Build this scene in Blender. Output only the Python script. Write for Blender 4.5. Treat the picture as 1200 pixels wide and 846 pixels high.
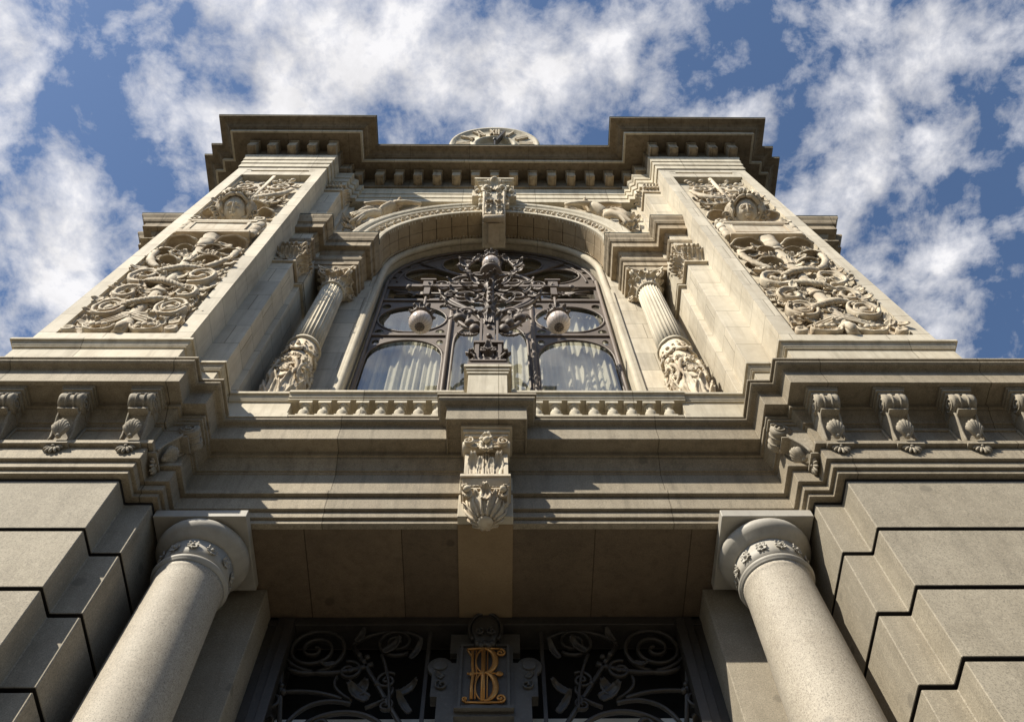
import bpy, bmesh, math, random
from math import sin, cos, pi, radians, sqrt, atan2, hypot
from mathutils import Vector, Matrix, noise as mnoise
random.seed(7)
S = bpy.context.scene
for o in list(bpy.data.objects): bpy.data.objects.remove(o)

# ------------------------------------------------------------------ camera
F_PX = 1065.0                                  # focal length in pixels of a 1200 px wide picture
zv = Vector((-14.5, 476.4, -F_PX)).normalized()        # world up seen from the camera
ax = -0.002
bx_ = -(zv.x + ax*zv.y)/zv.z
xv = Vector((1, ax, bx_)).normalized()
yv = zv.cross(xv)
cam_d = bpy.data.cameras.new('camera')
cam = bpy.data.objects.new('camera', cam_d); S.collection.objects.link(cam)
cam.matrix_world = Matrix((xv, yv, zv)).to_4x4()
cam_d.sensor_width = 36.0; cam_d.sensor_fit = 'HORIZONTAL'
cam_d.lens = 36.0*F_PX/1200.0
cam_d.clip_start = 0.05; cam_d.clip_end = 3000
S.camera = cam
# ------------------------------------------------------------------ light
SUN_EL, SUN_AZ = radians(44), radians(44)      # azimuth measured from the facade normal towards the left
sun_dir = Vector((-sin(SUN_AZ)*cos(SUN_EL), -cos(SUN_AZ)*cos(SUN_EL), sin(SUN_EL)))
sl = bpy.data.lights.new('sun', 'SUN'); sl.energy = 5.0; sl.angle = radians(0.53); sl.color = (1.0, 0.93, 0.80)
so = bpy.data.objects.new('sun', sl); S.collection.objects.link(so)
so.rotation_euler = sun_dir.to_track_quat('Z', 'Y').to_euler(); so.location = (-20, -20, 40)
SKY_K = 0.094
S.view_settings.view_transform = 'Standard'; S.view_settings.look = 'None'
S.view_settings.exposure = 0.52; S.view_settings.gamma = 1.0
S.render.resolution_x = 1024; S.render.resolution_y = 721

class NT:
    def __init__(s, tree): s.t = tree; s.n = tree.nodes; s.l = tree.links
    def new(s, kind, **kw):
        n = s.n.new(kind)
        for k, v in kw.items():
            if k in ('inp',):
                for a, b in v.items():
                    if hasattr(b, 'is_linked') or hasattr(b, 'links'): s.l.new(b, n.inputs[a])
                    else: n.inputs[a].default_value = b
            else: setattr(n, k, v)
        return n
    def math(s, op, a, b=None, c=None, clamp=False):
        n = s.n.new('ShaderNodeMath'); n.operation = op; n.use_clamp = clamp
        for i, v in enumerate((a, b, c)):
            if v is None: continue
            if isinstance(v, (int, float)): n.inputs[i].default_value = v
            else: s.l.new(v, n.inputs[i])
        return n.outputs[0]
    def mix(s, f, a, b, bt='MIX'):
        n = s.n.new('ShaderNodeMix'); n.data_type = 'RGBA'; n.blend_type = bt
        for i, v in ((0, f), (6, a), (7, b)):
            if isinstance(v, (int, float)): n.inputs[i].default_value = v
            elif isinstance(v, tuple): n.inputs[i].default_value = v if len(v) == 4 else (*v, 1)
            else: s.l.new(v, n.inputs[i])
        return n.outputs[2]
    def ramp(s, f, stops):
        n = s.n.new('ShaderNodeValToRGB'); e = n.color_ramp.elements
        while len(e) < len(stops): e.new(0.5)
        for el, (p, c) in zip(e, stops):
            el.position = p; el.color = (c, c, c, 1) if isinstance(c, (int, float)) else (*c, 1)
        s.l.new(f, n.inputs[0]); return n.outputs[0]
    def noise(s, vec, scale, detail=4, rough=0.55, dist=0.0):
        n = s.n.new('ShaderNodeTexNoise'); s.l.new(vec, n.inputs['Vector'])
        n.inputs['Scale'].default_value = scale; n.inputs['Detail'].default_value = detail
        n.inputs['Roughness'].default_value = rough; n.inputs['Distortion'].default_value = dist
        return n.outputs[0]

# sky with broken clouds
world = bpy.data.worlds.new('World'); S.world = world; world.use_nodes = True
w = NT(world.node_tree); w.n.clear()
sky = w.new('ShaderNodeTexSky', sky_type='NISHITA'); sky.sun_disc = False
sky.sun_elevation = SUN_EL
sky.sun_rotation = radians(180) + SUN_AZ
sky.air_density = 1.0; sky.dust_density = 0.6; sky.ozone_density = 2.2
geo = w.new('ShaderNodeTexCoord')
sep = w.new('ShaderNodeSeparateXYZ'); w.l.new(geo.outputs['Generated'], sep.inputs[0])
zc = w.math('MAXIMUM', sep.outputs[2], 0.04)
px = w.math('DIVIDE', sep.outputs[0], zc); py = w.math('DIVIDE', sep.outputs[1], zc)
cmb = w.new('ShaderNodeCombineXYZ'); w.l.new(px, cmb.inputs[0]); w.l.new(py, cmb.inputs[1])
P2 = cmb.outputs[0]
n1 = w.noise(P2, 9.0, 10, 0.60, 0.3)
n2 = w.noise(P2, 28, 9, 0.62, 0.2)
cov = w.math('ADD', w.math('MULTIPLY', n1, 0.68), w.math('MULTIPLY', n2, 0.32))
def blob(cx, cy, rx, ry, k):
    dx = w.math('DIVIDE', w.math('SUBTRACT', px, cx), rx); dy = w.math('DIVIDE', w.math('SUBTRACT', py, cy), ry)
    r2 = w.math('ADD', w.math('MULTIPLY', dx, dx), w.math('MULTIPLY', dy, dy))
    return w.math('MULTIPLY', w.math('POWER', 2.718, w.math('MULTIPLY', r2, -1.0)), k)
BLOBS = [(-.24, .13, .13, .07, .12), (-.08, .10, .14, .06, .14), (.09, .12, .10, .04, .16), (-.50, .30, .10, .07, .14), (-.51, .09, .03, .06, .12), (.43, .16, .07, .07, .10), (.44, .08, .05, .03, .10), (.46, .31, .10, .09, .08), (.2, .07, .1, .03, .06),
         (-.42, .12, .07, .08, -.13), (-.40, .24, .05, .04, -.08), (.26, .09, .07, .05, -.12), (.38, .11, .04, .04, -.05), (.55, .24, .05, .05, -.10), (.36, .35, .05, .05, -.05), (.0, .03, .1, .02, -.05), (-.05, -.43, .14, .10, .13), (.12, -.40, .06, .10, .12)]
#BLOBS
for b in BLOBS: cov = w.math('ADD', cov, blob(*b[:4], b[4]*0.72))
rr_ = w.math('SQRT', w.math('ADD', w.math('MULTIPLY', px, px), w.math('MULTIPLY', py, py)))
dens = w.math('MULTIPLY', w.ramp(cov, [(0.452, 0.0), (0.53, 0.42), (0.66, 1.0)]), w.ramp(w.math('MULTIPLY', rr_, 0.5), [(0.40, 1.0), (0.62, 0.12)]))
shade = w.ramp(w.noise(P2, 9.0, 7, 0.6), [(0.36, 0.72), (0.60, 1.0)])
skyc = w.new('ShaderNodeBackground'); w.l.new(w.mix(1.0, sky.outputs[0], (0.92, 0.98, 1.04, 1), 'MULTIPLY'), skyc.inputs[0]); skyc.inputs[1].default_value = SKY_K
clc = w.new('ShaderNodeBackground'); w.l.new(w.mix(1.0, shade, (0.96, 0.95, 0.97, 1), 'MULTIPLY'), clc.inputs[0]); clc.inputs[1].default_value = 0.70
mx = w.new('ShaderNodeMixShader'); w.l.new(dens, mx.inputs[0]); w.l.new(skyc.outputs[0], mx.inputs[1]); w.l.new(clc.outputs[0], mx.inputs[2])
wo = w.new('ShaderNodeOutputWorld'); w.l.new(mx.outputs[0], wo.inputs[0])

# ------------------------------------------------------------------ materials
def mat(name):
    m = bpy.data.materials.new(name); m.use_nodes = True
    t = NT(m.node_tree); t.n.clear()
    b = t.new('ShaderNodeBsdfPrincipled'); o = t.new('ShaderNodeOutputMaterial'); t.l.new(b.outputs[0], o.inputs[0])
    return m, t, b
def stone(name, base, dark, spk, joints=None, stain=0.5, rough=0.85, bump=0.3, streak=0.25, streakcol=None, open_joint=0):
    m, t, b = mat(name)
    g = t.new('ShaderNodeNewGeometry'); P = g.outputs['Position']
    big = t.noise(P, 0.9, 5, 0.6); mid = t.noise(P, 5.0, 6, 0.6)
    col = t.mix(t.ramp(t.math('ADD', t.math('MULTIPLY', big, 0.6), t.math('MULTIPLY', mid, 0.4)), [(0.36, 0), (0.66, 1)]), base, dark)
    # vertical water streaks
    mp = t.new('ShaderNodeMapping'); t.l.new(P, mp.inputs[0]); mp.inputs['Scale'].default_value = (6, 6, 0.45)
    st = t.ramp(t.noise(mp.outputs[0], 1.6, 6, 0.65), [(0.48, 0), (0.72, 1)])
    sc = streakcol or tuple(c*0.62 for c in dark)
    col = t.mix(t.math('MULTIPLY', st, streak), col, sc)
    fine = t.noise(P, 85, 2, 0.7)
    fin2 = t.noise(P, 38, 3, 0.7)
    sp = t.ramp(fine, [(0.36, 1.0), (0.50, 0.0)])
    sl_ = t.ramp(fin2, [(0.54, 0.0), (0.70, 1.0)])
    col = t.mix(t.math('MULTIPLY', sp, spk), col, tuple(c*0.34 for c in base))
    col = t.mix(t.math('MULTIPLY', sl_, spk*0.6), col, tuple(min(1, c*1.45) for c in base))
    # isolated dark blotches
    vo = t.new('ShaderNodeTexVoronoi'); t.l.new(P, vo.inputs['Vector']); vo.inputs['Scale'].default_value = 1.5; vo.inputs['Randomness'].default_value = 1
    dd = t.math('ADD', vo.outputs['Distance'], t.math('MULTIPLY', t.noise(P, 7, 3), 0.11))
    bl = t.ramp(dd, [(0.125, 1), (0.155, 0)])
    col = t.mix(t.math('MULTIPLY', bl, stain), col, tuple(c*0.42 for c in base))
    h = t.math('ADD', t.math('MULTIPLY', fine, 0.25), t.math('MULTIPLY', mid, 0.5))
    if joints:
        hz, z0, wl, tint = joints
        sp3 = t.new('ShaderNodeSeparateXYZ'); t.l.new(P, sp3.inputs[0])
        sn = t.new('ShaderNodeSeparateXYZ'); t.l.new(g.outputs['True Normal'], sn.inputs[0])
        fx_ = t.math('GREATER_THAN', t.math('ABSOLUTE', sn.outputs[0]), 0.6)
        xy = t.math('ADD', t.math('MULTIPLY', sp3.outputs[0], t.math('SUBTRACT', 1.0, fx_)), t.math('MULTIPLY', sp3.outputs[1], fx_))
        cb = t.new('ShaderNodeCombineXYZ'); t.l.new(xy, cb.inputs[0]); t.l.new(t.math('SUBTRACT', sp3.outputs[2], z0), cb.inputs[1])
        br = t.new('ShaderNodeTexBrick'); t.l.new(cb.outputs[0], br.inputs['Vector'])
        br.inputs['Scale'].default_value = 1; br.inputs['Brick Width'].default_value = wl; br.inputs['Row Height'].default_value = hz
        br.inputs['Mortar Size'].default_value = 0.007; br.inputs['Mortar Smooth'].default_value = 0.3
        br.inputs['Color1'].default_value = (0.74, 0.73, 0.72, 1); br.inputs['Color2'].default_value = (1.08, 1.06, 1.03, 1); br.inputs['Mortar'].default_value = (0.36, 0.33, 0.28, 1)
        br.inputs['Bias'].default_value = 0.1
        col = t.mix(tint, col, t.mix(1.0, col, br.outputs['Color'], 'MULTIPLY'))
        h = t.math('SUBTRACT', h, t.math('MULTIPLY', br.outputs['Fac'], 1.5))
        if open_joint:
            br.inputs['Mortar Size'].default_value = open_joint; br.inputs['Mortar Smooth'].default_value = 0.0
            col = t.mix(br.outputs['Fac'], col, (0.014, 0.011, 0.009, 1))  # near-black painted over the joint recesses, standing for the shade of their depth
    t.l.new(col, b.inputs['Base Color']); b.inputs['Roughness'].default_value = rough
    bp = t.new('ShaderNodeBump'); bp.inputs['Strength'].default_value = bump; bp.inputs['Distance'].default_value = 0.012
    t.l.new(h, bp.inputs['Height']); t.l.new(bp.outputs[0], b.inputs['Normal'])
    return m
M = {}
M['granite'] = stone('speckled granite', (0.39, 0.34, 0.26), (0.285, 0.245, 0.18), 0.65, None, 0.6, 0.8, 0.35, 0.25)
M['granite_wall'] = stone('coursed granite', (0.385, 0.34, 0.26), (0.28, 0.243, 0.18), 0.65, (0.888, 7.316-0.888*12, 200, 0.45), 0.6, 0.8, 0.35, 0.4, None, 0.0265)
M['granite_band'] = stone('granite with joints', (0.40, 0.345, 0.255), (0.30, 0.25, 0.175), 0.6, (9.0, -3.2, 1.9, 0.9), 0.6, 0.8, 0.35, 0.45, (0.085, 0.068, 0.045))
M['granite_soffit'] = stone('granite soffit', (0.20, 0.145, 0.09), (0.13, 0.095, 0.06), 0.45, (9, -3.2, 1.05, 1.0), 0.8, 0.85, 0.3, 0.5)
M['column_granite'] = stone('column granite', (0.45, 0.40, 0.32), (0.36, 0.31, 0.24), 0.75, None, 0.5, 0.7, 0.2, 0.1)
M['grey_stone'] = stone('smooth grey stone', (0.46, 0.43, 0.37), (0.34, 0.31, 0.26), 0.1, None, 0.15, 0.6, 0.2, 0.3)
M['limestone'] = stone('pale ashlar limestone', (0.66, 0.605, 0.49), (0.50, 0.44, 0.335), 0.10, (0.64, 10.83, 1.25, 0.85), 0.15, 0.8, 0.35, 0.45, (0.26, 0.22, 0.16))
M['carved'] = stone('carved limestone', (0.66, 0.585, 0.45), (0.42, 0.33, 0.22), 0.10, None, 0.0, 0.8, 0.7, 0.45, (0.25, 0.15, 0.07))
M['plain_lime'] = stone('plain limestone', (0.64, 0.585, 0.465), (0.48, 0.42, 0.31), 0.10, (9.3, -3.0, 1.7, 0.8), 0.15, 0.8, 0.35, 0.5, (0.22, 0.18, 0.125))
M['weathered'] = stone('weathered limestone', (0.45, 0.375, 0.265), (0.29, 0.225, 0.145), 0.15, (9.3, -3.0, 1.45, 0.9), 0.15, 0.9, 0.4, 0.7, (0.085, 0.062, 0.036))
M['dirty_shaded'] = stone('dirty top moulding', (0.27, 0.215, 0.145), (0.15, 0.115, 0.07), 0.15, (9.3, -3.0, 1.45, 0.8), 0.15, 0.9, 0.4, 0.6, (0.06, 0.045, 0.025))
M['strip_soffit'] = stone('shaded strip', (0.30, 0.215, 0.12), (0.22, 0.15, 0.08), 0.2, None, 0.2, 0.85, 0.3, 0.1)  # the strip's limestone darkened, underside shade put into the colour
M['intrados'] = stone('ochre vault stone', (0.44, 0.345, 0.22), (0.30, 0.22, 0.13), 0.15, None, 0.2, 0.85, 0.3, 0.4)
def simple(name, col, rough, metal=0, bumps=(30, 0.2), var=0.3):
    m, t, b = mat(name)
    g = t.new('ShaderNodeNewGeometry'); P = g.outputs['Position']
    n = t.noise(P, bumps[0], 5, 0.6); n2 = t.noise(P, 3, 4)
    c = t.mix(t.ramp(n2, [(0.35, 0), (0.7, 1)]), col, tuple(c*(1-var) for c in col))
    c = t.mix(t.math('MULTIPLY', t.ramp(n, [(0.5, 0), (0.75, 1)]), 0.35), c, tuple(min(1, c*1.7) for c in col))
    t.l.new(c, b.inputs['Base Color']); b.inputs['Roughness'].default_value = rough; b.inputs['Metallic'].default_value = metal
    bp = t.new('ShaderNodeBump'); bp.inputs['Strength'].default_value = bumps[1]; bp.inputs['Distance'].default_value = 0.006
    t.l.new(n, bp.inputs['Height']); t.l.new(bp.outputs[0], b.inputs['Normal'])
    return m
M['iron'] = simple('brown grey painted iron', (0.155, 0.122, 0.098), 0.6, 0.1)
M['iron_dark'] = simple('dark door iron', (0.075, 0.066, 0.055), 0.45, 0.3)
M['door_panel'] = simple('grey painted door plate', (0.115, 0.105, 0.088), 0.5, 0.2)
M['gold'] = simple('gilded letters', (0.60, 0.29, 0.08), 0.42, 0.7, (40, 0.3), 0.4)
M['dark'] = simple('dark interior', (0.012, 0.011, 0.010), 0.9)
M['room'] = simple('olive room wall', (0.48, 0.45, 0.35), 0.9)
M['opp'] = simple('brown blocker', (0.16, 0.13, 0.10), 0.9)
M['flashing'] = simple('copper flashing', (0.07, 0.085, 0.065), 0.7)
M['asphalt'] = simple('asphalt', (0.055, 0.054, 0.052), 0.9, 0, (60, 0.5))
M['paving'] = simple('granite paving', (0.060, 0.055, 0.046), 0.8, 0, (60, 0.4))
M['curtain'] = simple('white curtain', (0.80, 0.80, 0.74), 0.9, 0, (6, 0.05), 0.12)
m, t, b = mat('window glass'); M['glass'] = m
t.n.remove(b)
gl = t.new('ShaderNodeBsdfGlossy'); gl.inputs['Roughness'].default_value = 0.015; gl.inputs['Color'].default_value = (0.92, 0.94, 0.95, 1)
tr = t.new('ShaderNodeBsdfTransparent'); tr.inputs['Color'].default_value = (0.84, 0.83, 0.79, 1)
fr = t.new('ShaderNodeFresnel'); fr.inputs['IOR'].default_value = 1.75
gg = t.new('ShaderNodeNewGeometry'); bn = t.new('ShaderNodeBump'); bn.inputs['Strength'].default_value = 0.06; bn.inputs['Distance'].default_value = 0.02
t.l.new(t.noise(gg.outputs['Position'], 1.6, 3), bn.inputs['Height']); t.l.new(bn.outputs[0], gl.inputs['Normal'])
mxx = t.new('ShaderNodeMixShader'); t.l.new(t.math('MULTIPLY', t.math('MULTIPLY', fr.outputs[0], 1.5, clamp=True), t.math('SUBTRACT', 1.0, gg.outputs['Backfacing'])), mxx.inputs[0]); t.l.new(tr.outputs[0], mxx.inputs[1]); t.l.new(gl.outputs[0], mxx.inputs[2])
t.l.new(mxx.outputs[0], [n for n in t.n if n.type == 'OUTPUT_MATERIAL'][0].inputs[0])
m, t, b = mat('opal globe glass'); M['globe'] = m
g = t.new('ShaderNodeTexCoord'); sp = t.new('ShaderNodeSeparateXYZ'); t.l.new(g.outputs['Object'], sp.inputs[0])
an = t.math('ARCTAN2', sp.outputs[1], sp.outputs[0])
wv = t.math('ABSOLUTE', t.math('SINE', t.math('MULTIPLY', t.math('ADD', an, t.math('MULTIPLY', t.noise(g.outputs['Object'], 9, 3), 0.25)), 9)))
gc = t.mix(t.ramp(wv, [(0.0, 1), (0.28, 0)]), (0.70, 0.60, 0.52), (0.26, 0.20, 0.16))
t.l.new(gc, b.inputs['Base Color']); b.inputs['Roughness'].default_value = 0.22; b.inputs['Subsurface Weight'].default_value = 0.25; b.inputs['Subsurface Radius'].default_value = (0.05, 0.04, 0.03); b.inputs['Subsurface Scale'].default_value = 0.5

# ------------------------------------------------------------------ scene helpers
def empty(name, loc, label=None, cat=None, parent=None):
    o = bpy.data.objects.new(name, None); S.collection.objects.link(o); o.location = loc
    o.empty_display_size = 0.3
    if label: o['label'] = label
    if cat: o['category'] = cat
    if parent:
        o.parent = parent
    return o
def worldloc(o):
    p = Vector((0, 0, 0))
    while o is not None: p += o.location; o = o.parent
    return p
class MB:
    def __init__(s): s.v = []; s.f = []; s.sm = []
    def add(s, vs, fs, smooth=False, Mx=None):
        k = len(s.v)
        for v in vs:
            v = Vector(v)
            if Mx is not None: v = Mx @ v
            s.v.append(v)
        for f in fs: s.f.append([i+k for i in f]); s.sm.append(smooth)
    def box(s, x0, x1, y0, y1, z0, z1, Mx=None):
        vs = [(x, y, z) for x in (x0, x1) for y in (y0, y1) for z in (z0, z1)]
        s.add(vs, [(0, 1, 3, 2), (4, 6, 7, 5), (0, 4, 5, 1), (2, 3, 7, 6), (0, 2, 6, 4), (1, 5, 7, 3)], False, Mx)
    def frustum(s, x0, x1, y0, y1, z0, X0, X1, Y0_, Y1_, z1):
        vs = [(x0, y0, z0), (x1, y0, z0), (x1, y1, z0), (x0, y1, z0), (X0, Y0_, z1), (X1, Y0_, z1), (X1, Y1_, z1), (X0, Y1_, z1)]
        s.add(vs, [(0, 3, 2, 1), (4, 5, 6, 7), (0, 1, 5, 4), (1, 2, 6, 5), (2, 3, 7, 6), (3, 0, 4, 7)])
    def grid(s, rows, closed_u=False, closed_v=False, smooth=True, Mx=None, caps=False):
        nr, nc = len(rows), len(rows[0]); vs = [p for r in rows for p in r]; fs = []
        for i in range(nr if closed_u else nr-1):
            for j in range(nc if closed_v else nc-1):
                a = i*nc+j; b = i*nc+(j+1) % nc; c = ((i+1) % nr)*nc+(j+1) % nc; d = ((i+1) % nr)*nc+j
                fs.append((a, b, c, d))
        if caps and closed_v:
            fs.append(tuple(range(nc))[::-1]); fs.append(tuple((nr-1)*nc+j for j in range(nc)))
        s.add(vs, fs, smooth, Mx)
    def lathe(s, prof, n=32, c=(0, 0, 0), smooth=True, Mx=None, flute=None):
        rows = []
        for r, z in prof:
            row = []
            for k in range(n):
                a = 2*pi*k/n; rr = r
                if flute: rr = r*(1 - flute[1]*abs(sin(a*flute[0]/2))**0.6)
                row.append((c[0]+rr*cos(a), c[1]+rr*sin(a), c[2]+z))
            rows.append(row)
        s.grid(rows, False, True, smooth, Mx, caps=True)
    def ball(s, c, r, n=12, Mx=None, sq=(1, 1, 1)):
        rows = []
        for i in range(n//2+1):
            th = pi*i/(n//2); th = min(max(th, 0.02), pi-0.02)
            rows.append([(c[0]+r*sq[0]*sin(th)*cos(2*pi*k/n), c[1]+r*sq[1]*sin(th)*sin(2*pi*k/n), c[2]+r*sq[2]*cos(th)) for k in range(n)])
        s.grid(rows, False, True, True, Mx, caps=True)
    def tube(s, pts, rad, n=8, Mx=None, flat=None, cap=True):
        pts = [Vector(p) for p in pts]; rows = []
        up = None
        for i, p in enumerate(pts):
            tg = (pts[min(i+1, len(pts)-1)] - pts[max(i-1, 0)])
            if tg.length < 1e-9: tg = Vector((0, 0, 1))
            tg.normalize()
            if up is None:
                up = Vector((0, 1, 0)) if abs(tg.y) < 0.9 else Vector((0, 0, 1))
            a = (up - tg*up.dot(tg))
            a = a.normalized() if a.length > 1e-6 else Vector((1, 0, 0))
            up = a; b_ = tg.cross(a)
            r = rad(i/(len(pts)-1)) if callable(rad) else rad
            rows.append([p + a*(r*(flat or 1)*cos(2*pi*k/n)) + b_*(r*sin(2*pi*k/n)) for k in range(n)])
        s.grid(rows, False, True, True, Mx, caps=cap)
    def ribbon(s, pts, y, depth, th, Mx=None, n=8):
        # planar strip in the xz plane, th = half thickness in the plane (number or function), depth = half depth in y
        P = [Vector((p[0], 0, p[1])) for p in pts]; rows = []
        for i, p in enumerate(P):
            tg = (P[min(i+1, len(P)-1)] - P[max(i-1, 0)]).normalized()
            nn = Vector((-tg.z, 0, tg.x)); u = i/(len(P)-1)
            r = th(u) if callable(th) else th
            d = depth(u) if callable(depth) else depth
            yy = y(u) if callable(y) else y
            row = []
            for k in range(n):
                a = 2*pi*(k+0.5)/n
                ca = abs(cos(a))**0.6*(1 if cos(a) > 0 else -1); sa = abs(sin(a))**0.6*(1 if sin(a) > 0 else -1)
                row.append(p + nn*(r*ca) + Vector((0, yy + d*sa, 0)))
            rows.append(row)
        s.grid(rows, False, True, True, Mx, caps=True)
    def leaf(s, Mx, L=0.3, W=0.1, curl=1.6, th=0.015, lobes=4, cup=0.3, ns=8, nt=12):
        # scalloped leaf growing along local +z, curling towards local -y
        top = []; bot = []; ang = 0; y = 0; z = 0
        for i in range(nt+1):
            t_ = i/nt
            ang = curl*max(0, (t_-0.35)/0.65)**1.4
            if i: y -= sin(ang)*L/nt; z += cos(ang)*L/nt
            wd = W*(max(0.0, sin(pi*min(1, t_*0.78+0.16)))**0.55)*(1-0.20*abs(sin(pi*lobes*t_)))
            if i == nt: wd = W*0.34
            rt = []; rb = []
            for j in range(ns+1):
                q = -1+2*j/ns
                rib = 0.16*W*cos(q*pi*3) + cup*W*(q*q)
                oy = -rib
                py_ = y + oy*cos(ang); pz = z + oy*sin(ang)*-1 - abs(q)*0.07*L*(1 if 0 < t_ < 1 else 0)
                rt.append((q*wd, py_, pz)); rb.append((q*wd*0.96, py_+th*cos(ang), pz+th*sin(ang)))
            top.append(rt); bot.append(rb)
        rows = [top[i] + bot[i][::-1] for i in range(nt+1)]
        s.grid(rows, False, True, True, Mx, caps=True)
    def palmette(s, Mx, R=0.2, n=7, th=0.03, a0=-1.25, a1=1.25):
        for k in range(n):
            a = a0+(a1-a0)*k/(n-1); l = R*(1-0.22*abs(a/a1)**1.5)
            wd = R*0.125
            pts = [(sin(a)*l*u, -th*(1+0.8*sin(pi*u)), cos(a)*l*u) for u in (0.08, 0.35, 0.65, 0.88, 1.0)]
            rr = [0.3, 0.75, 1.0, 0.95, 0.35]
            s.tube(pts, lambda u, rr=rr, wd=wd: wd*rr[min(4, int(round(u*4)))], 8, Mx)
    def build(s, name, m, parent=None, label=None, bevel=0, autosmooth=None):
        amp = 0.013 if m is M.get('carved') else (0.006 if name in ('scroll', 'shell', 'pendant_fan', 'bracket', 'neck') else 0)
        if amp:
            for i, v in enumerate(s.v):
                s.v[i] = v + mnoise.noise_vector(v*7.0)*amp + mnoise.noise_vector(v*21.0)*amp*0.5
        off = worldloc(parent) if parent else Vector((0, 0, 0))
        me = bpy.data.meshes.new(name)
        me.from_pydata([tuple(v-off) for v in s.v], [], s.f)
        me.polygons.foreach_set('use_smooth', s.sm); me.materials.append(m); me.update()
        bm = bmesh.new(); bm.from_mesh(me); bmesh.ops.recalc_face_normals(bm, faces=bm.faces); bm.to_mesh(me); bm.free()
        o = bpy.data.objects.new(name, me); S.collection.objects.link(o)
        if parent: o.parent = parent
        if label: o['label'] = label
        if bevel:
            bv = o.modifiers.new('bevel', 'BEVEL'); bv.width = bevel; bv.segments = 1; bv.limit_method = 'ANGLE'; bv.angle_limit = radians(35)
        return o
def T(x, y, z): return Matrix.Translation((x, y, z))
def RX(a): return Matrix.Rotation(a, 4, 'X')
def RY(a): return Matrix.Rotation(a, 4, 'Y')
def RZ(a): return Matrix.Rotation(a, 4, 'Z')
def SC(x, y, z): return Matrix.Diagonal((x, y, z, 1))
def copy_to(o, delta, kids=True):
    c = o.copy(); S.collection.objects.link(c); c.parent = o.parent; c.location = o.location + Vector(delta)
    if kids:
        for ch in list(o.children):
            d = ch.copy(); S.collection.objects.link(d); d.parent = c
    return c
CX = -0.142                                       # the facade's centre line
def X(d): return CX + d
def band(prof, plan, mb=None):
    """prof: (front offset, z, side offset or None); plan: (dx, y, sx, sy) corner points; a moulding run round them"""
    mb = mb or MB(); rows = []
    for (o, z, s_) in prof:
        rows.append([(X(p[0]) + p[2]*(s_ if s_ is not None else o), p[1] - p[3]*o, z) for p in plan])
    mb.grid(rows, False, False, False)
    return mb
def mirror_plan(right):
    return [(-a, b, -c, d) for (a, b, c, d) in right[::-1]] + right
def spiral(cx, cz, R, turns, a0, direction=1, r0=0.12, n=48, power=1.0):
    pts = []
    for i in range(n+1):
        u = i/n; r = R*((1-u)**power*(1-r0)+r0); a = a0 + direction*2*pi*turns*u
        pts.append((cx+r*cos(a), cz+r*sin(a)))
    return pts
def bez(p0, p1, p2, p3, n=12):
    out = []
    for i in range(n+1):
        u = i/n; v = 1-u
        out.append(tuple(v**3*a+3*v*v*u*b_+3*v*u*u*c+u**3*d for a, b_, c, d in zip(p0, p1, p2, p3)))
    return out
def plate2d(name, loops, y, depth, m, parent, label=None, bevel=0.0):
    from mathutils.geometry import delaunay_2d_cdt
    def inside(p, lp):
        c = False; n = len(lp); j = n-1
        for i in range(n):
            (xi, yi), (xj, yj) = lp[i], lp[j]
            if (yi > p[1]) != (yj > p[1]) and p[0] < (xj-xi)*(p[1]-yi)/(yj-yi)+xi: c = not c
            j = i
        return c
    vs, ed = [], []
    for lp in loops:
        k = len(vs); n = len(lp)
        vs += [Vector((q[0], q[1])) for q in lp]; ed += [(k+i, k+(i+1) % n) for i in range(n)]
    ov, oe, of, _, _, _ = delaunay_2d_cdt(vs, ed, [], 0, 1e-4)
    mb = MB(); keep = []
    for f in of:
        c = sum((ov[i] for i in f), Vector((0, 0)))/len(f)
        if inside(c, loops[0]) and not any(inside(c, h) for h in loops[1:]): keep.append(f)
    from collections import Counter
    cnt = Counter()
    for f in keep:
        for i in range(len(f)): cnt[tuple(sorted((f[i], f[(i+1) % len(f)])))] += 1
    n = len(ov)
    V = [(q.x, y-depth/2, q.y) for q in ov] + [(q.x, y+depth/2, q.y) for q in ov]
    F = [tuple(f) for f in keep] + [tuple(i+n for i in f[::-1]) for f in keep] + [(a_, b_, b_+n, a_+n) for (a_, b_), c in cnt.items() if c == 1]
    mb.add(V, F)
    return mb.build(name, m, parent, label)
def ell(cx, cz, a, b, rot=0, n=40, a0=0, a1=2*pi):
    out = []
    for i in range(n):
        t_ = a0+(a1-a0)*i/(n if a1-a0 > 6.2 else n-1)
        x, z = a*cos(t_), b*sin(t_)
        out.append((cx+x*cos(rot)-z*sin(rot), cz+x*sin(rot)+z*cos(rot)))
    return out

# ------------------------------------------------------------------ ground
g = MB(); g.box(-400, 400, -400, 400, -1.9, -1.72); go = g.build('road', M['asphalt']); go['kind'] = 'structure'
g = MB(); g.box(-60, 60, -6.5, 12, -1.72, -1.6); go = g.build('pavement', M['paving']); go['kind'] = 'structure'

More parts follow.
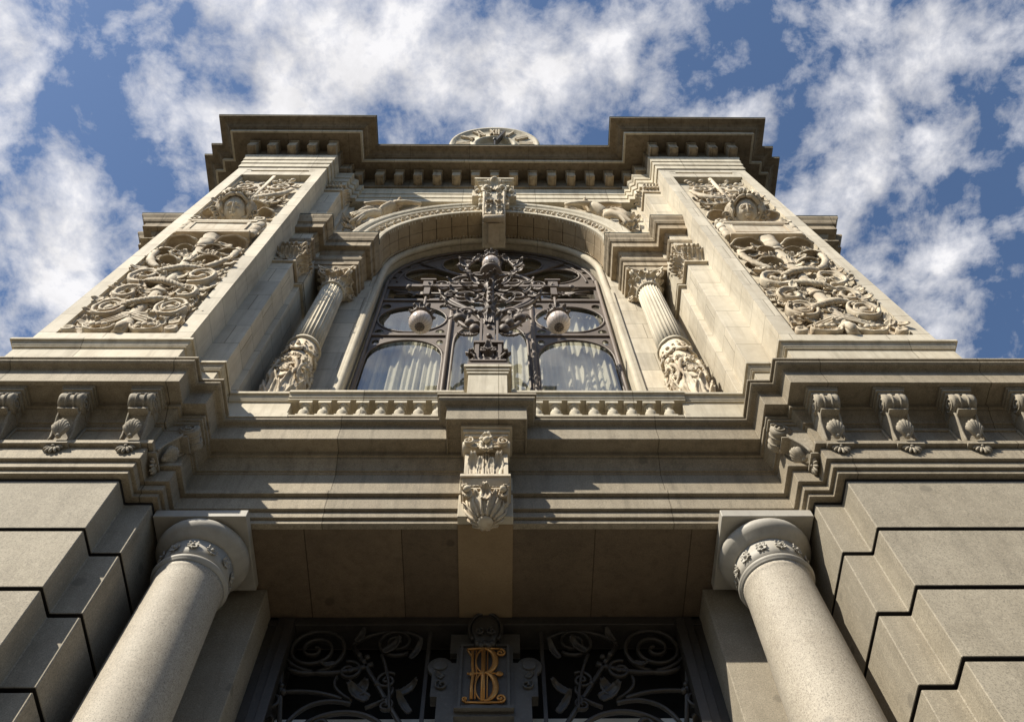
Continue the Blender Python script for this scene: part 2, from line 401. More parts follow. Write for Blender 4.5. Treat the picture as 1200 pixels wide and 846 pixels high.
def unseen_blocker(x0, x1, y0, y1, h, col, label):  # unseen blocks added behind the camera to cut low sky fill
    e = empty('sky_blocker', ((x0+x1)/2, (y0+y1)/2, -1.6), label, 'building')
    mb = MB(); mb.box(x0, x1, y0, y1, -1.6, h); mb.box(x0-0.4, x1+0.4, y0-0.4, y1+0.5, h, h+0.6); mb.build('wall', M[col], e)
    n = 6
    for i in range(n):
        for j in range(4):
            xc = x0+(x1-x0)*(i+0.5)/n; zc_ = 2+(h-3)*j/4
            wb = MB(); wb.box(xc-0.8, xc+0.8, y1-0.1, y1+0.06, zc_, zc_+2.6); wb.build('window', M['dark'], e)
unseen_blocker(-46, -12, -48, -36, 21, 'opp', 'wide unseen block added across the avenue to screen low sky, left of the two')
unseen_blocker(-8, 34, -50, -38, 23, 'opp', 'taller unseen block added across the avenue to screen low sky, right of the two')
bld = empty('bank_building', (CX, 5.6, -1.6), 'ornate granite and limestone bank entrance with tall arched window', 'building')

# ------------------------------------------------------------------ lower rusticated walls
ZA = 8.23
zj = [7.316-0.888*k for k in range(0, 11)]
right_w = [(3.52, 6.47, -1, 1), (3.52, 5.33, -1, 1), (3.81, 5.33, -1, 1), (3.81, 5.04, -1, 1), (16.0, 5.04, 0, 1)]
prof = [(-0.05, ZA+0.004, None), (-0.001, ZA+0.004, None)]
for z in zj:
    if z < -1.6: break
    prof += [(0, z+0.024, None), (-0.10, z+0.020, None), (-0.10, z-0.020, None), (0, z-0.024, None)]
prof += [(0, -1.6, None)]
for sgn in (1, -1):
    pl = [(sgn*a, b, sgn*c, d) for a, b, c, d in right_w]
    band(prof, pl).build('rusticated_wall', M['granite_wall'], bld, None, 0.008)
    mb = MB(); mb.box(X(sgn*2.43), X(sgn*3.6), 6.47, 7.4, -1.6, ZA)
    mb.build('door_pilaster', M['granite'], bld, None, 0.006)
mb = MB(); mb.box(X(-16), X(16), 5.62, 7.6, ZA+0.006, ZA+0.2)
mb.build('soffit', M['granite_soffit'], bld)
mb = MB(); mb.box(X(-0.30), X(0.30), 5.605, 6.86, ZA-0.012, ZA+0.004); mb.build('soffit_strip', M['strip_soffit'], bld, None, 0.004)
mb = MB(); mb.box(X(-0.30), X(0.30), 5.5, 5.603, ZA-0.012, 9.0)
mb.build('keystone_strip', M['plain_lime'], bld, None, 0.004)

# ------------------------------------------------------------------ lower entablature
def lowplan(yc_scale=0.8, a=3.465, b=3.73, yb=(5.60, 5.26, 4.975)):
    return mirror_plan([(a, yb[0], -1, yc_scale), (a, yb[1], -1, 1), (b, yb[1], -1, 1), (b, yb[2], -1, 1), (16.0, yb[2], 0, 1)])
arch = [(-0.08, ZA), (0.0, ZA), (0.0, 8.29), (-0.012, 8.292), (-0.012, 8.302), (0.035, 8.304), (0.035, 8.40), (0.022, 8.402), (0.022, 8.415), (0.075, 8.418),
        (0.075, 8.635), (0.06, 8.637), (0.06, 8.652), (0.125, 8.656), (0.125, 8.725), (0.05, 8.73)]
band([(o, z, None) for o, z in arch], lowplan(0.9)).build('architrave', M['granite_band'], bld, None, 0.004)
fr_ = [(0.05, 8.728), (0.05, 9.16), (0.065, 9.165), (0.065, 9.19), (0.09, 9.195), (0.10, 9.23), (0.14, 9.29), (0.175, 9.33), (0.18, 9.36), (0.21, 9.362), (0.21, 9.435)]
band([(o, z, None) for o, z in fr_], lowplan(0.9)).build('frieze', M['granite_band'], bld)
co = [(0.20, 9.435, .12), (0.44, 9.435, .20), (0.44, 9.42, .20), (0.50, 9.42, .225), (0.50, 9.70, .225), (0.515, 9.705, .235), (0.515, 9.62+.10, .235), (0.53, 9.725, .25), (0.58, 9.735, .29), (0.605, 9.755, .31), (0.61, 9.775, .315), (0.60, 9.795, .31), (0.575, 9.80, .29), (0.575, 9.808, .29), (0.62, 9.81, .34), (0.62, 9.845, .34), (-0.4, 9.86, -0.3)]
band(co, lowplan(0.76)).build('cornice', M['granite_band'], bld, None, 0.004)
mb = MB(); mb.box(X(-16), X(16), 5.3, 6.4, 9.70, 9.84); mb.build('terrace_slab', M['granite'], bld)
# projecting block over the central corbel
blk = [(1.30, 5.2, 0)]
def blockband(prof, hw, y):
    pl = [(-hw, 5.7, -1, 0), (-hw, y, -1, 1), (hw, y, 1, 1), (hw, 5.7, 1, 0)]
    return band(prof, pl)
bp_ = [(-0.08, 9.43, None), (0.0, 9.43, None), (0.0, 9.40, None), (0.02, 9.40, None), (0.02, 9.68, None), (0.035, 9.685, None), (0.035, 9.70, None), (0.06, 9.705, None), (0.10, 9.72, None), (0.125, 9.75, None), (0.12, 9.79, None), (0.10, 9.795, None), (0.10, 9.803, None), (0.14, 9.805, None), (0.14, 9.85, None), (-0.3, 9.86, None)]
o = blockband(bp_, 0.455, 4.965).build('central_cornice_block', M['granite_band'], bld, None, 0.004)
mb = MB(); mb.box(X(-0.45), X(0.45), 4.97, 5.5, 9.432, 9.84); mb.build('block_core', M['granite_band'], bld)

# consoles under the wing cornices
def console(dx, y, z, parent, rot=0, mk='granite'):
    Mx = T(X(dx), y, z) @ RZ(rot)
    ce = empty('console', (0, 0, 0), None, None, parent)
    ce.location = Vector((X(dx), y, z)) - worldloc(parent)
    mb = MB(); w2 = 0.128
    # abacus moulding just below the corona soffit
    for a, b_, c, d in ((w2+0.055, -0.40, 0.385, 0.435), (w2+0.04, -0.385, 0.345, 0.385), (w2+0.015, -0.36, 0.30, 0.345)):
        mb.box(-a, a, b_, 0.02, c, d, Mx)
    mb.box(-w2+0.01, w2-0.01, -0.30, 0.02, 0.18, 0.30, Mx)
    # S shaped bracket body, thick above and thin below
    path = bez((-0.20, 0.25), (-0.30, 0.05), (-0.10, -0.02), (-0.06, -0.27), 14)
    rows = []
    for i, (yy, zz) in enumerate(path):
        rows.append([(-w2+0.02, yy, zz), (w2-0.02, yy, zz), (w2-0.02, 0.02, zz), (-w2+0.02, 0.02, zz)])
    mb.grid(rows, False, True, False, Mx, caps=True)
    # front edge rolls
    for sx in (-1, 1):
        mb.tube([(sx*(w2-0.02), a-0.01, b_) for a, b_ in path], 0.018, 6, Mx)
    mb.build('bracket', M[mk], ce, None, 0.004)
    mb = MB()
    rr = [(0.118, -w2), (0.122, -w2+0.03), (0.108, -0.05), (0.102, 0), (0.108, 0.05), (0.122, w2-0.03), (0.118, w2)]
    mb.lathe(rr, 20, (0, 0, 0), True, Mx @ T(0, -0.27, 0.215) @ RY(pi/2))
    for k in (-0.045, 0.045): mb.lathe([(0.11, -0.012), (0.126, -0.006), (0.126, 0.006), (0.11, 0.012)], 20, (0, 0, 0), True, Mx @ T(k, -0.27, 0.215) @ RY(pi/2))
    for sx in (-1, 1):
        sp_ = spiral(0, 0, 0.092, 1.6, 0, sx, 0.12, 26)
        mb.tube([(sx*(w2+0.004), -0.27+a, 0.215+b_) for a, b_ in sp_], 0.012, 6, Mx)
    mb.box(-w2+0.02, w2-0.02, -0.30, -0.10, 0.05, 0.072, Mx)
    mb.build('scroll', M[mk], ce)
    mb = MB(); mb.palmette(Mx @ T(0, -0.085, -0.275) @ RX(radians(32)), 0.25, 7, 0.014, -0.46, 0.46)
    mb.ball((0, -0.12, -0.255), 0.035, 8, Mx)
    mb.box(-w2, w2, -0.05, 0, -0.275, -0.24, Mx)
    mb.build('shell', M[mk], ce)
    mb = MB(); mb.palmette(Mx @ T(0, -0.035, -0.372) @ RX(pi) @ SC(1, -1, 1), 0.135, 7, 0.018, -1.3, 1.3)
    mb.box(-0.145, 0.145, -0.10, 0.0, -0.372, -0.35, Mx)
    mb.ball((0, -0.075, -0.39), 0.022, 8, Mx)
    mb.build('pendant_fan', M[mk], ce)
    return ce
for sgn in (1, -1):
    for k in range(5):
        console(sgn*(3.87+0.775*k), 4.93, 9.0, bld)
    console(sgn*3.66, 5.09, 8.98, bld, sgn*-pi/2)
    # frieze panels between consoles
    mb = MB()
    for k in range(5):
        c = sgn*(4.257+0.775*k)
        mb.box(X(c-0.26), X(c+0.26), 4.903, 4.93, 9.06, 9.085); mb.box(X(c-0.26), X(c-0.235), 4.903, 4.93, 8.76, 9.06); mb.box(X(c+0.235), X(c+0.26), 4.903, 4.93, 8.76, 9.06)
    mb.build('frieze_panel', M['granite'], bld)

# ------------------------------------------------------------------ central corbel
cb = empty('corbel', Vector((X(0), 5.5, 9.43))-worldloc(bld), None, None, bld)
Mx = T(X(0), 0, 0)
mb = MB()
for a, yf, z0, z1 in ((0.30, 5.03, 9.36, 9.43), (0.275, 5.06, 9.30, 9.36), (0.255, 5.09, 9.25, 9.30), (0.24, 5.12, 9.18, 9.25)): mb.box(-a, a, yf, 5.56, z0, z1, Mx)
mb.box(-0.235, 0.235, 5.20, 5.56, 8.52, 9.18, Mx)
mb.box(-0.275, 0.275, 5.15, 5.56, 8.47, 8.52, Mx)
mb.frustum(X(-0.235), X(0.235), 5.24, 5.56, 8.36, X(-0.26), X(0.26), 5.17, 5.56, 8.47)
mb.box(-0.24, 0.24, 5.22, 5.56, 8.335, 8.36, Mx)
mb.build('corbel_block', M['carved'], cb, None, 0.004)
mb = MB()
mb.lathe([(0.085, -0.27), (0.095, -0.25), (0.075, -0.16), (0.06, -0.08), (0.055, 0), (0.06, 0.08), (0.075, 0.16), (0.095, 0.25), (0.085, 0.27)], 18, (0, 0, 0), True, Mx @ T(0, 5.16, 9.07) @ RY(pi/2))
for sx in (-1, 1):
    mb.ribbon([(X(sx*0.20)+a, 9.06+b_) for a, b_ in spiral(0, 0, 0.07, 1.5, pi/2, sx, 0.1, 24)], 5.06, 0.03, 0.010)
    mb.leaf(Mx @ T(sx*0.09, 5.09, 9.02) @ RY(sx*1.3), 0.12, 0.05, 1.0, 0.02)
mb.leaf(Mx @ T(0, 5.10, 9.10) @ RX(pi) @ RZ(pi), 0.22, 0.10, 0.9, 0.03)
mb.leaf(Mx @ T(0, 5.10, 9.06), 0.20, 0.09, 1.0, 0.02, 3)
mb.ball((0, 5.06, 9.10), 0.045, 10, Mx); mb.ball((0.05, 5.07, 9.14), 0.03, 8, Mx); mb.ball((-0.05, 5.07, 9.14), 0.03, 8, Mx)
mb.build('scroll', M['carved'], cb)
mb = MB()
for sx in (-1, 1):
    mb.box(sx*0.215-0.025, sx*0.215+0.025, 5.165, 5.25, 8.54, 9.0, Mx)
    mb.leaf(Mx @ T(sx*0.115, 5.19, 8.54) @ RY(sx*0.1), 0.36, 0.085, 1.2, 0.02, 5)
    mb.leaf(Mx @ T(sx*0.06, 5.18, 8.54), 0.28, 0.05, 0.9, 0.02, 3)
for k in (-0.03, 0, 0.03): mb.box(k-0.009, k+0.009, 5.16, 5.22, 8.52, 8.98, Mx)
for k in range(13): mb.leaf(Mx @ T(-0.24+0.04*k, 5.215, 8.37) @ RX(-0.25), 0.09, 0.022, 0.5, 0.01, 2, 0.2, 4, 5)
mb.build('leaf_panel', M['carved'], cb)
mb = MB()
mb.lathe([(0.02, 7.98), (0.07, 7.985), (0.085, 8.01), (0.08, 8.04), (0.13, 8.09), (0.185, 8.17), (0.205, 8.25), (0.20, 8.335)], 24, (X(0), 5.44, 0))
for k in range(14):
    a = 2*pi*k/14
    mb.leaf(T(X(0), 5.44, 8.03) @ RZ(a) @ T(0, -0.10, 0) @ RX(0.36), 0.31, 0.048, 0.5 if k % 2 else 0.15, 0.016, 4)
    mb.tube([(0, -0.09, 8.02), (0, -0.15, 8.10), (0, -0.205, 8.18), (0, -0.222, 8.27)], 0.014, 6, T(X(0), 5.44, 0) @ RZ(a+pi/14))
for sx in (-1, 1):
    mb.leaf(Mx @ T(sx*0.17, 5.25, 8.22) @ RY(sx*0.3), 0.17, 0.06, 1.9, 0.02, 3); mb.ball((sx*0.19, 5.20, 8.29), 0.04, 8, Mx)
mb.leaf(Mx @ T(0, 5.24, 8.16), 0.22, 0.07, 1.6, 0.02, 4)
mb.build('leaf_bulb', M['carved'], cb)

# ------------------------------------------------------------------ granite columns
def rosette(mb, Mx, r):
    mb.ball((0, -0.012, 0), r*0.32, 8, Mx)
    for k in range(4):
        mb.leaf(Mx @ RY(pi/4+k*pi/2) @ T(0, -0.005, r*0.1), r*0.95, r*0.42, 0.7, 0.008, 2, 0.2, 6, 6)
        mb.ball((sin(k*pi/2)*r*0.8, -0.008, cos(k*pi/2)*r*0.8), r*0.2, 6, Mx)
for sgn in (1, -1):
    ce = empty('granite_column', Vector((X(sgn*3.005), 5.895, -1.6))-worldloc(bld), None, None, bld)
    c = (X(sgn*3.005), 5.895, 0)
    mb = MB(); mb.box(c[0]-0.49, c[0]+0.49, 5.42, 6.385, 8.10, 8.222); mb.build('abacus', M['grey_stone'], ce, None, 0.006)
    mb = MB(); mb.lathe([(0.36, 7.86), (0.385, 7.868), (0.40, 7.89), (0.455, 7.93), (0.487, 7.98), (0.492, 8.02), (0.48, 8.06), (0.455, 8.085), (0.43, 8.10)], 56, c); mb.build('echinus', M['grey_stone'], ce)
    mb = MB(); mb.lathe([(0.36, 7.58), (0.362, 7.86)], 56, c)
    for k in range(12):
        rosette(mb, T(c[0], c[1], 7.735) @ RZ(k*pi/6+0.1) @ T(0, -0.372, 0), 0.062)
    mb.build('neck', M['grey_stone'], ce)
    mb = MB(); mb.lathe([(0.345, 7.50), (0.375, 7.505), (0.375, 7.525), (0.385, 7.535), (0.395, 7.555), (0.385, 7.575), (0.36, 7.585)], 56, c); mb.build('astragal', M['grey_stone'], ce)
    mb = MB(); mb.lathe([(0.42, -1.2), (0.42, 1.0), (0.415, 2.5), (0.395, 4.5), (0.37, 6.2), (0.348, 7.40), (0.352, 7.46), (0.365, 7.50)], 64, c); mb.build('shaft', M['column_granite'], ce)
    mb = MB(); mb.box(c[0]-0.6, c[0]+0.6, 5.3, 6.47, -1.6, -1.35); mb.lathe([(0.55, -1.35), (0.58, -1.3), (0.55, -1.25), (0.46, -1.22), (0.5, -1.2), (0.42, -1.15)], 48, c); mb.build('column_base', M['granite'], ce)

# ------------------------------------------------------------------ door
YD = 6.95
dr = empty('door', Vector((X(0), YD, -1.6))-worldloc(bld), None, None, bld)
mb = MB()
for i, (o_, y0) in enumerate(((0.0, 6.86), (0.05, 6.90), (0.10, 6.94))):
    for sx in (-1, 1): mb.box(X(sx*2.43)-(0 if sx < 0 else 0.20-o_)*1, X(sx*2.43)+(0.20-o_ if sx < 0 else 0), y0, 7.2, -1.6, ZA+0.0) if i == 0 else mb.box(*(sorted((X(sx*(2.43-0.05*i*2)), X(sx*(2.43-0.05*i*2-0.10))))), y0-0.07*i, 7.2-0.01*i, -1.6, ZA-0.04*i)
    mb.box(X(-2.43), X(2.43), y0-0.05*i, 7.19, ZA-0.05*(i+1), ZA-0.05*i+0.002)
mb.build('door_frame', M['iron_dark'], dr, None, 0.004)
mb = MB(); mb.box(X(-2.3), X(2.3), 7.3, 7.34, -1.6, 8.2); mb.build('door_backing', M['dark'], dr)
mb = MB(); mb.box(X(-2.25), X(2.25), 7.12, 7.13, -1.6, 6.98); mb.build('frosted_glass', M['curtain'], dr)
grl = MB()
for sx in (-1, 1):
    A_ = lambda pts: [(X(sx*a), b_) for a, b_ in pts]
    tap = lambda u: 0.020*(1-0.45*u)
    grl.ribbon(A_(spiral(1.86, 7.80, 0.37, 2.6, -0.9, -1, 0.05, 90)), YD, 0.03, lambda u: 0.022*(1-0.4*u))
    grl.ribbon(A_(spiral(0.98, 7.92, 0.22, 2.2, 4.0, 1, 0.05, 60)), YD, 0.025, lambda u: 0.017*(1-0.4*u))
    grl.ribbon(A_(bez((1.20, 7.58), (1.5, 7.40), (2.0, 7.35), (2.2, 7.75), 20)), YD, 0.03, lambda u: 0.03*(1-0.5*u))
    grl.ribbon(A_([(2.22, 7.8), (2.15, 7.45), (1.95, 6.4)]), YD, 0.03, 0.025)
    grl.ribbon(A_([(1.45, 7.85), (1.30, 7.60), (0.84, 6.77), (0.5, 6.2)]), YD, 0.03, 0.024)
    grl.ribbon(A_(bez((1.12, 7.70), (1.0, 7.4), (0.98, 7.2), (0.95, 6.9), 14)), YD-0.02, 0.025, 0.016)
    grl.ribbon(A_(spiral(1.44, 7.47, 0.14, 1.6, 1.2, 1, 0.08, 36)), YD-0.01, 0.025, 0.016)
    grl.ribbon(A_(bez((1.55, 7.38), (1.6, 7.25), (1.5, 7.15), (1.35, 7.05), 14)), YD-0.01, 0.025, 0.016)
    grl.ribbon(A_(spiral(1.02, 7.32, 0.12, 1.7, 2.2, -1, 0.08, 36)), YD-0.01, 0.025, 0.015)
    grl.ribbon(A_(bez((0.95, 7.22), (0.9, 7.1), (1.1, 7.0), (1.2, 6.95), 10)), YD-0.01, 0.025, 0.015)
    grl.ribbon(A_(spiral(1.0, 6.98, 0.09, 1.5, 1.2, 1, 0.08, 30)), YD-0.01, 0.025, 0.014)
    grl.ribbon(A_(bez((1.45, 7.05), (1.7, 7.17), (1.9, 7.16), (2.05, 7.15), 16)), YD-0.03, 0.025, lambda u: 0.022*(1-0.3*u)); grl.ball((X(sx*2.06), YD-0.03, 7.15), 0.04, 10)
    grl.ribbon(A_(bez((1.35, 6.98), (1.6, 7.08), (1.85, 7.0), (1.95, 6.7), 16)), YD-0.03, 0.025, 0.020)
    grl.ribbon(A_(spiral(1.62, 6.70, 0.13, 1.5, 0.5, -1, 0.08, 30)), YD-0.03, 0.03, 0.022)
    grl.ribbon(A_(spiral(2.17, 7.02, 0.12, 1.5, 0.2, 1, 0.08, 30)), YD-0.02, 0.025, 0.018)
    grl.ribbon(A_(bez((2.28, 7.02), (2.2, 6.85), (2.3, 6.7), (2.35, 6.6), 10)), YD-0.02, 0.025, 0.018)
    grl.ribbon(A_(ell(1.38, 6.35, 0.52, 0.5, 0, 40, 0.3, pi-0.2)), YD-0.05, 0.03, 0.022)
    grl.ribbon(A_(bez((0.72, 7.98), (0.9, 8.15), (1.3, 8.1), (1.45, 7.88), 16)), YD, 0.025, 0.016)
    # acanthus sheaths and stag-horn leaves
    for (a, b_, rot, L, W_) in ((1.18, 7.03, -1.0, 0.34, 0.13), (1.10, 7.72, 0.9, 0.3, 0.09), (0.80, 7.62, 0.5, 0.32, 0.07), (0.88, 7.10, 1.0, 0.3, 0.09), (0.74, 6.85, -0.6, 0.34, 0.08), (1.42, 7.88, 0.5, 0.22, 0.08), (2.2, 6.6, 0.8, 0.25, 0.1), (1.60, 7.55, -1.9, 0.2, 0.06), (1.30, 7.10, 0.5, 0.22, 0.12)):
        grl.leaf(T(X(sx*a), YD-0.05, b_) @ RY(-sx*rot), L*0.85, W_*0.62, 1.5, 0.015, 5)
    grl.ball((X(sx*1.27), YD-0.02, 7.66), 0.035, 8); grl.ball((X(sx*1.30), YD-0.02, 7.60), 0.03, 8)
    for (a, b_) in ((1.36, 7.70), (1.12, 7.27), (2.10, 7.25)): grl.ball((X(sx*a), YD-0.02, b_), 0.035, 8)
    grl.box(*sorted((X(sx*0.6), X(sx*0.64))), YD-0.02, YD+0.04, -1.6, 8.1)
grl.box(X(-2.3), X(2.3), YD, YD+0.06, 4.6, 4.75)
grl.build('iron_grille', M['iron_dark'], dr)
pn = MB()
pn.box(X(-0.30), X(0.30), YD-0.10, YD+0.05, 6.75, 7.75); pn.box(X(-0.235), X(0.235), YD-0.115, YD-0.1, 6.84, 7.70)
for sx in (-1, 1):
    for (a0, a1, b0, b1) in ((0.235, 0.262, 6.82, 7.72),): pn.box(*sorted((X(sx*a0), X(sx*a1))), YD-0.14, YD-0.1, b0, b1)
    pn.lathe([(0.01, -0.03), (0.13, -0.028), (0.14, 0), (0.13, 0.02)], 28, (0, 0, 0), True, T(X(sx*0.47), YD-0.06, 7.46) @ RX(pi/2))
    pn.lathe([(0.07, -0.02), (0.075, 0), (0.075, 0.015), (0.06, 0.02), (0.02, 0.02)], 24, (0, 0, 0), True, T(X(sx*0.47), YD-0.09, 7.46) @ RX(pi/2))
    pn.box(*sorted((X(sx*0.3), X(sx*0.55))), YD-0.09, YD+0.04, 7.02, 7.5)
    pn.box(*sorted((X(sx*0.3), X(sx*0.48))), YD-0.09, YD+0.04, 6.4, 7.02)
    pn.ribbon([(X(sx*a), b_) for a, b_ in spiral(0.44, 7.17, 0.07, 1.4, 1.0, -1, 0.1, 24)], YD-0.10, 0.02, 0.010)
    pn.leaf(T(X(sx*0.43), YD-0.10, 7.28) @ RY(sx*0.9), 0.1, 0.04, 0.7, 0.01)
pn.box(X(-0.30), X(0.30), YD-0.16, YD-0.05, 6.80, 6.835); pn.box(X(-0.27), X(0.27), YD-0.13, YD-0.05, 7.72, 7.745)
pn.box(X(-0.38), X(0.38), YD-0.04, YD+0.04, 7.7, 8.0)
pn.build('name_panel', M['door_panel'], dr, None, 0.003)
sh = MB(); sh.ball((X(0), YD-0.10, 7.98), 0.22, 24, None, (0.78, 0.35, 1.15))
for sx in (-1, 1):
    sh.ribbon([(X(sx*0.07)+a, 7.88+b_) for a, b_ in spiral(0, 0, 0.055, 1.5, pi/2, sx, 0.1, 24)], YD-0.185, 0.02, 0.012)
sh.ribbon([(X(0)+a, b_) for a, b_ in ell(0, 7.98, 0.18, 0.26, 0, 41, -0.7, pi+0.7)], YD-0.12, 0.035, 0.018)
for k in range(5): sh.ball((X(-0.08+0.04*k), YD-0.15, 7.72-0.02*(k % 2)), 0.04, 8)
sh.build('shell_crest', M['iron_dark'], dr)
gm = MB(); yg = YD-0.145
B = [(-0.10, 7.64), (-0.10, 6.90)]
def gr(pts, th=0.012, dy=0.0): gm.ribbon([(X(a), b_) for a, b_ in pts], yg-dy, 0.014, th, None, 6)
for q, th in ((-0.130, .017), (-0.092, .009)): gr([(q, 7.62), (q, 7.42), (q+0.012, 7.27), (q, 7.12), (q, 6.93)], th)
gr([(-0.015, 7.64), (-0.015, 6.90)], 0.024, 0.004); gr([(0.03, 7.60), (0.03, 6.94)], 0.007)
for z0, z1, wd in ((7.285, 7.64, 0.115), (6.90, 7.285, 0.12)):
    gr([(a*0.98-0.0, b_) for a, b_ in ell(0.0, (z0+z1)/2, wd, (z1-z0)/2, 0, 30, -pi/2, pi/2)], lambda u: 0.010+0.024*sin(pi*u), 0.006)
    gr([(a, b_) for a, b_ in ell(-0.015, (z0+z1)/2, 0.075, (z1-z0)/2-0.01, 0, 30, pi/2, 3*pi/2)], 0.007, 0.006)
gr([(-0.19, 7.64), (-0.05, 7.655), (0.16, 7.648)], 0.012); gr(spiral(0.165, 7.59, 0.055, 1.4, 1.7, -1, 0.1, 22), 0.012)
gr([(-0.19, 6.885), (-0.02, 6.88), (0.16, 6.885)], 0.012); gr(spiral(0.165, 6.94, 0.055, 1.4, -1.7, 1, 0.1, 22), 0.012)
gr(spiral(-0.19, 6.93, 0.035, 1.2, -1.2, -1, 0.1, 18), 0.008); gr(bez((-0.19, 7.64), (-0.16, 7.58), (-0.15, 7.55), (-0.125, 7.52), 6), 0.008)
gr([(-0.125, 7.28), (0.0, 7.28), (0.12, 7.28)], 0.008, 0.004)
gm.ball((X(0.155), yg, 7.28), 0.04, 10, None, (1.1, 0.4, 0.85)); gm.ball((X(-0.125), yg, 7.28), 0.036, 10, None, (1, 0.4, 1)); gm.ball((X(-0.17), yg, 7.28), 0.016, 8)
gm.build('gilded_monogram', M['gold'], dr, 'interlaced gilded letters B and E with curled ends')

# ------------------------------------------------------------------ terrace parapet
ped = mirror_plan([(2.46, 5.62, -1, 1), (2.46, 5.165, -1, 1), (3.33, 5.165, -1, 1), (3.33, 4.74, -1, 1), (3.70, 4.74, -1, 1), (3.70, 4.43, -1, 1), (5.77, 4.43, 1, 1), (5.77, 7.0, 1, 1)])
pp = [(-0.3, 9.80), (0.04, 9.80), (0.04, 9.90), (0.02, 9.91), (0.0, 9.93), (0.0, 10.25), (0.025, 10.255), (0.025, 10.275), (0.035, 10.28), (0.05, 10.32), (0.06, 10.335), (0.06, 10.35), (0.085, 10.352), (0.085, 10.40), (0.07, 10.42), (0.07, 10.43), (-0.2, 10.44)]
half = len(ped)//2
for pl in (ped[:half], ped[half:]):
    band([(o, z, None) for o, z in pp], pl).build('parapet_pedestal', M['plain_lime'], bld, None, 0.003)
bal = empty('balustrade', Vector((X(0), 5.2, 9.83))-worldloc(bld), None, None, bld)
for sgn in (1, -1):
    mb = MB()
    rows = []
    a, b_ = sorted((X(sgn*0.3), X(sgn*2.50)))
    prof_ = [(5.12, 10.25), (5.12, 10.28), (5.105, 10.285), (5.095, 10.32), (5.085, 10.335), (5.085, 10.345), (5.06, 10.35), (5.06, 10.40), (5.075, 10.42), (5.30, 10.43), (5.36, 10.42), (5.36, 10.25)]
    mb.grid([[(xx, yy, zz) for yy, zz in prof_] for xx in (a, b_)], False, True, False, None, True)
    mb.build('hand_rail', M['plain_lime'], bal, None, 0.003)
    mb = MB(); mb.box(a, b_, 5.13, 5.36, 9.82, 9.862); mb.build('plinth_rail', M['plain_lime'], bal, None, 0.004)
zb = 9.90
def baluster(dx):
    mb = MB(); c = (X(dx), 5.21, zb)
    mb.box(c[0]-0.080, c[0]+0.080, 5.13, 5.29, 10.19, 10.25)
    mb.box(c[0]-0.072, c[0]+0.072, 5.138, 5.282, 9.86, 9.90)
    mb.lathe([(0.062, 0.0), (0.068, 0.015), (0.045, 0.03), (0.05, 0.05), (0.070, 0.10), (0.070, 0.14), (0.045, 0.19), (0.036, 0.225), (0.045, 0.235), (0.036, 0.245), (0.042, 0.255), (0.062, 0.265), (0.070, 0.28), (0.066, 0.29)], 16, c)
    return mb.build('baluster', M['plain_lime'], bal)
b0 = baluster(-2.272)
for k in range(1, 8): copy_to(b0, (0.2365*k, 0, 0))
for k in range(8): copy_to(b0, (2*2.272-0.2365*k, 0, 0))
# central pedestal
cp = MB()
cp.box(X(-0.30), X(0.30), 4.88, 5.45, 9.85, 9.93); cp.box(X(-0.25), X(0.25), 4.93, 5.42, 9.93, 10.60)
for a, y_, z0, z1 in ((0.27, 4.91, 10.60, 10.64), (0.265, 4.915, 10.64, 10.665), (0.285, 4.895, 10.665, 10.72), (0.31, 4.87, 10.72, 10.79)): cp.box(X(-a), X(a), y_, 5.46, z0, z1)
cp.build('central_pedestal', M['plain_lime'], bld, None, 0.003)

# ------------------------------------------------------------------ towers
ZT = 20.62
def fan(mb, Mx, R, n=7, th=0.05): mb.palmette(Mx, R, n, th)
def cup(mb, c, R, k=5, rot=0, depth=0.16):
    # an open scalloped shell leaf, seen from below as a dark hollow
    for j in range(k):
        a = -1.15+2.3*j/(k-1)+rot
        mb.leaf(T(c[0]+sin(a)*R*0.25, c[1], c[2]+cos(a)*R*0.1) @ RY(a), R*1.15, R*0.42, 1.9, 0.03, 3, 0.35, 6, 8)
def face(mb, c, R, H):
    rows = []; n = 44; m_ = 40
    for i in range(m_+1):
        ph = -pi/2+pi*i/m_; row = []
        for j in range(n+1):
            th = -pi/2*1.12+pi*1.12*j/n
            x = sin(th)*cos(ph); z = sin(ph); y = -cos(th)*cos(ph)
            g_ = lambda cx, cz, sx, sz: math.exp(-((x-cx)/sx)**2-((z-cz)/sz)**2)
            d = 0.42*g_(0, -0.08, 0.10, 0.22)*(1.0 if z < 0.3 else 0.6) + 0.16*g_(0, 0.26, 0.07, 0.2) - 0.16*(g_(-0.34, 0.17, 0.17, 0.10)+g_(0.34, 0.17, 0.17, 0.10)) + 0.09*(g_(-0.34, 0.15, 0.10, 0.055)+g_(0.34, 0.15, 0.10, 0.055)) \
                + 0.10*(g_(-0.36, 0.36, 0.24, 0.06)+g_(0.36, 0.36, 0.24, 0.06)) + 0.08*(g_(-0.45, -0.15, 0.2, 0.2)+g_(0.45, -0.15, 0.2, 0.2)) + 0.13*g_(0, -0.40, 0.20, 0.04) - 0.10*g_(0, -0.465, 0.2, 0.025) + 0.13*g_(0, -0.53, 0.16, 0.045) - 0.06*g_(0, -0.63, 0.2, 0.05) + 0.16*g_(0, -0.80, 0.2, 0.12)
            wn = 1.0 - 0.22*max(0, -z)**1.5
            row.append((c[0]+x*R*wn, c[1]+(y*0.75-d*1.15)*R, c[2]+z*H))
        rows.append(row)
    mb.grid(rows)
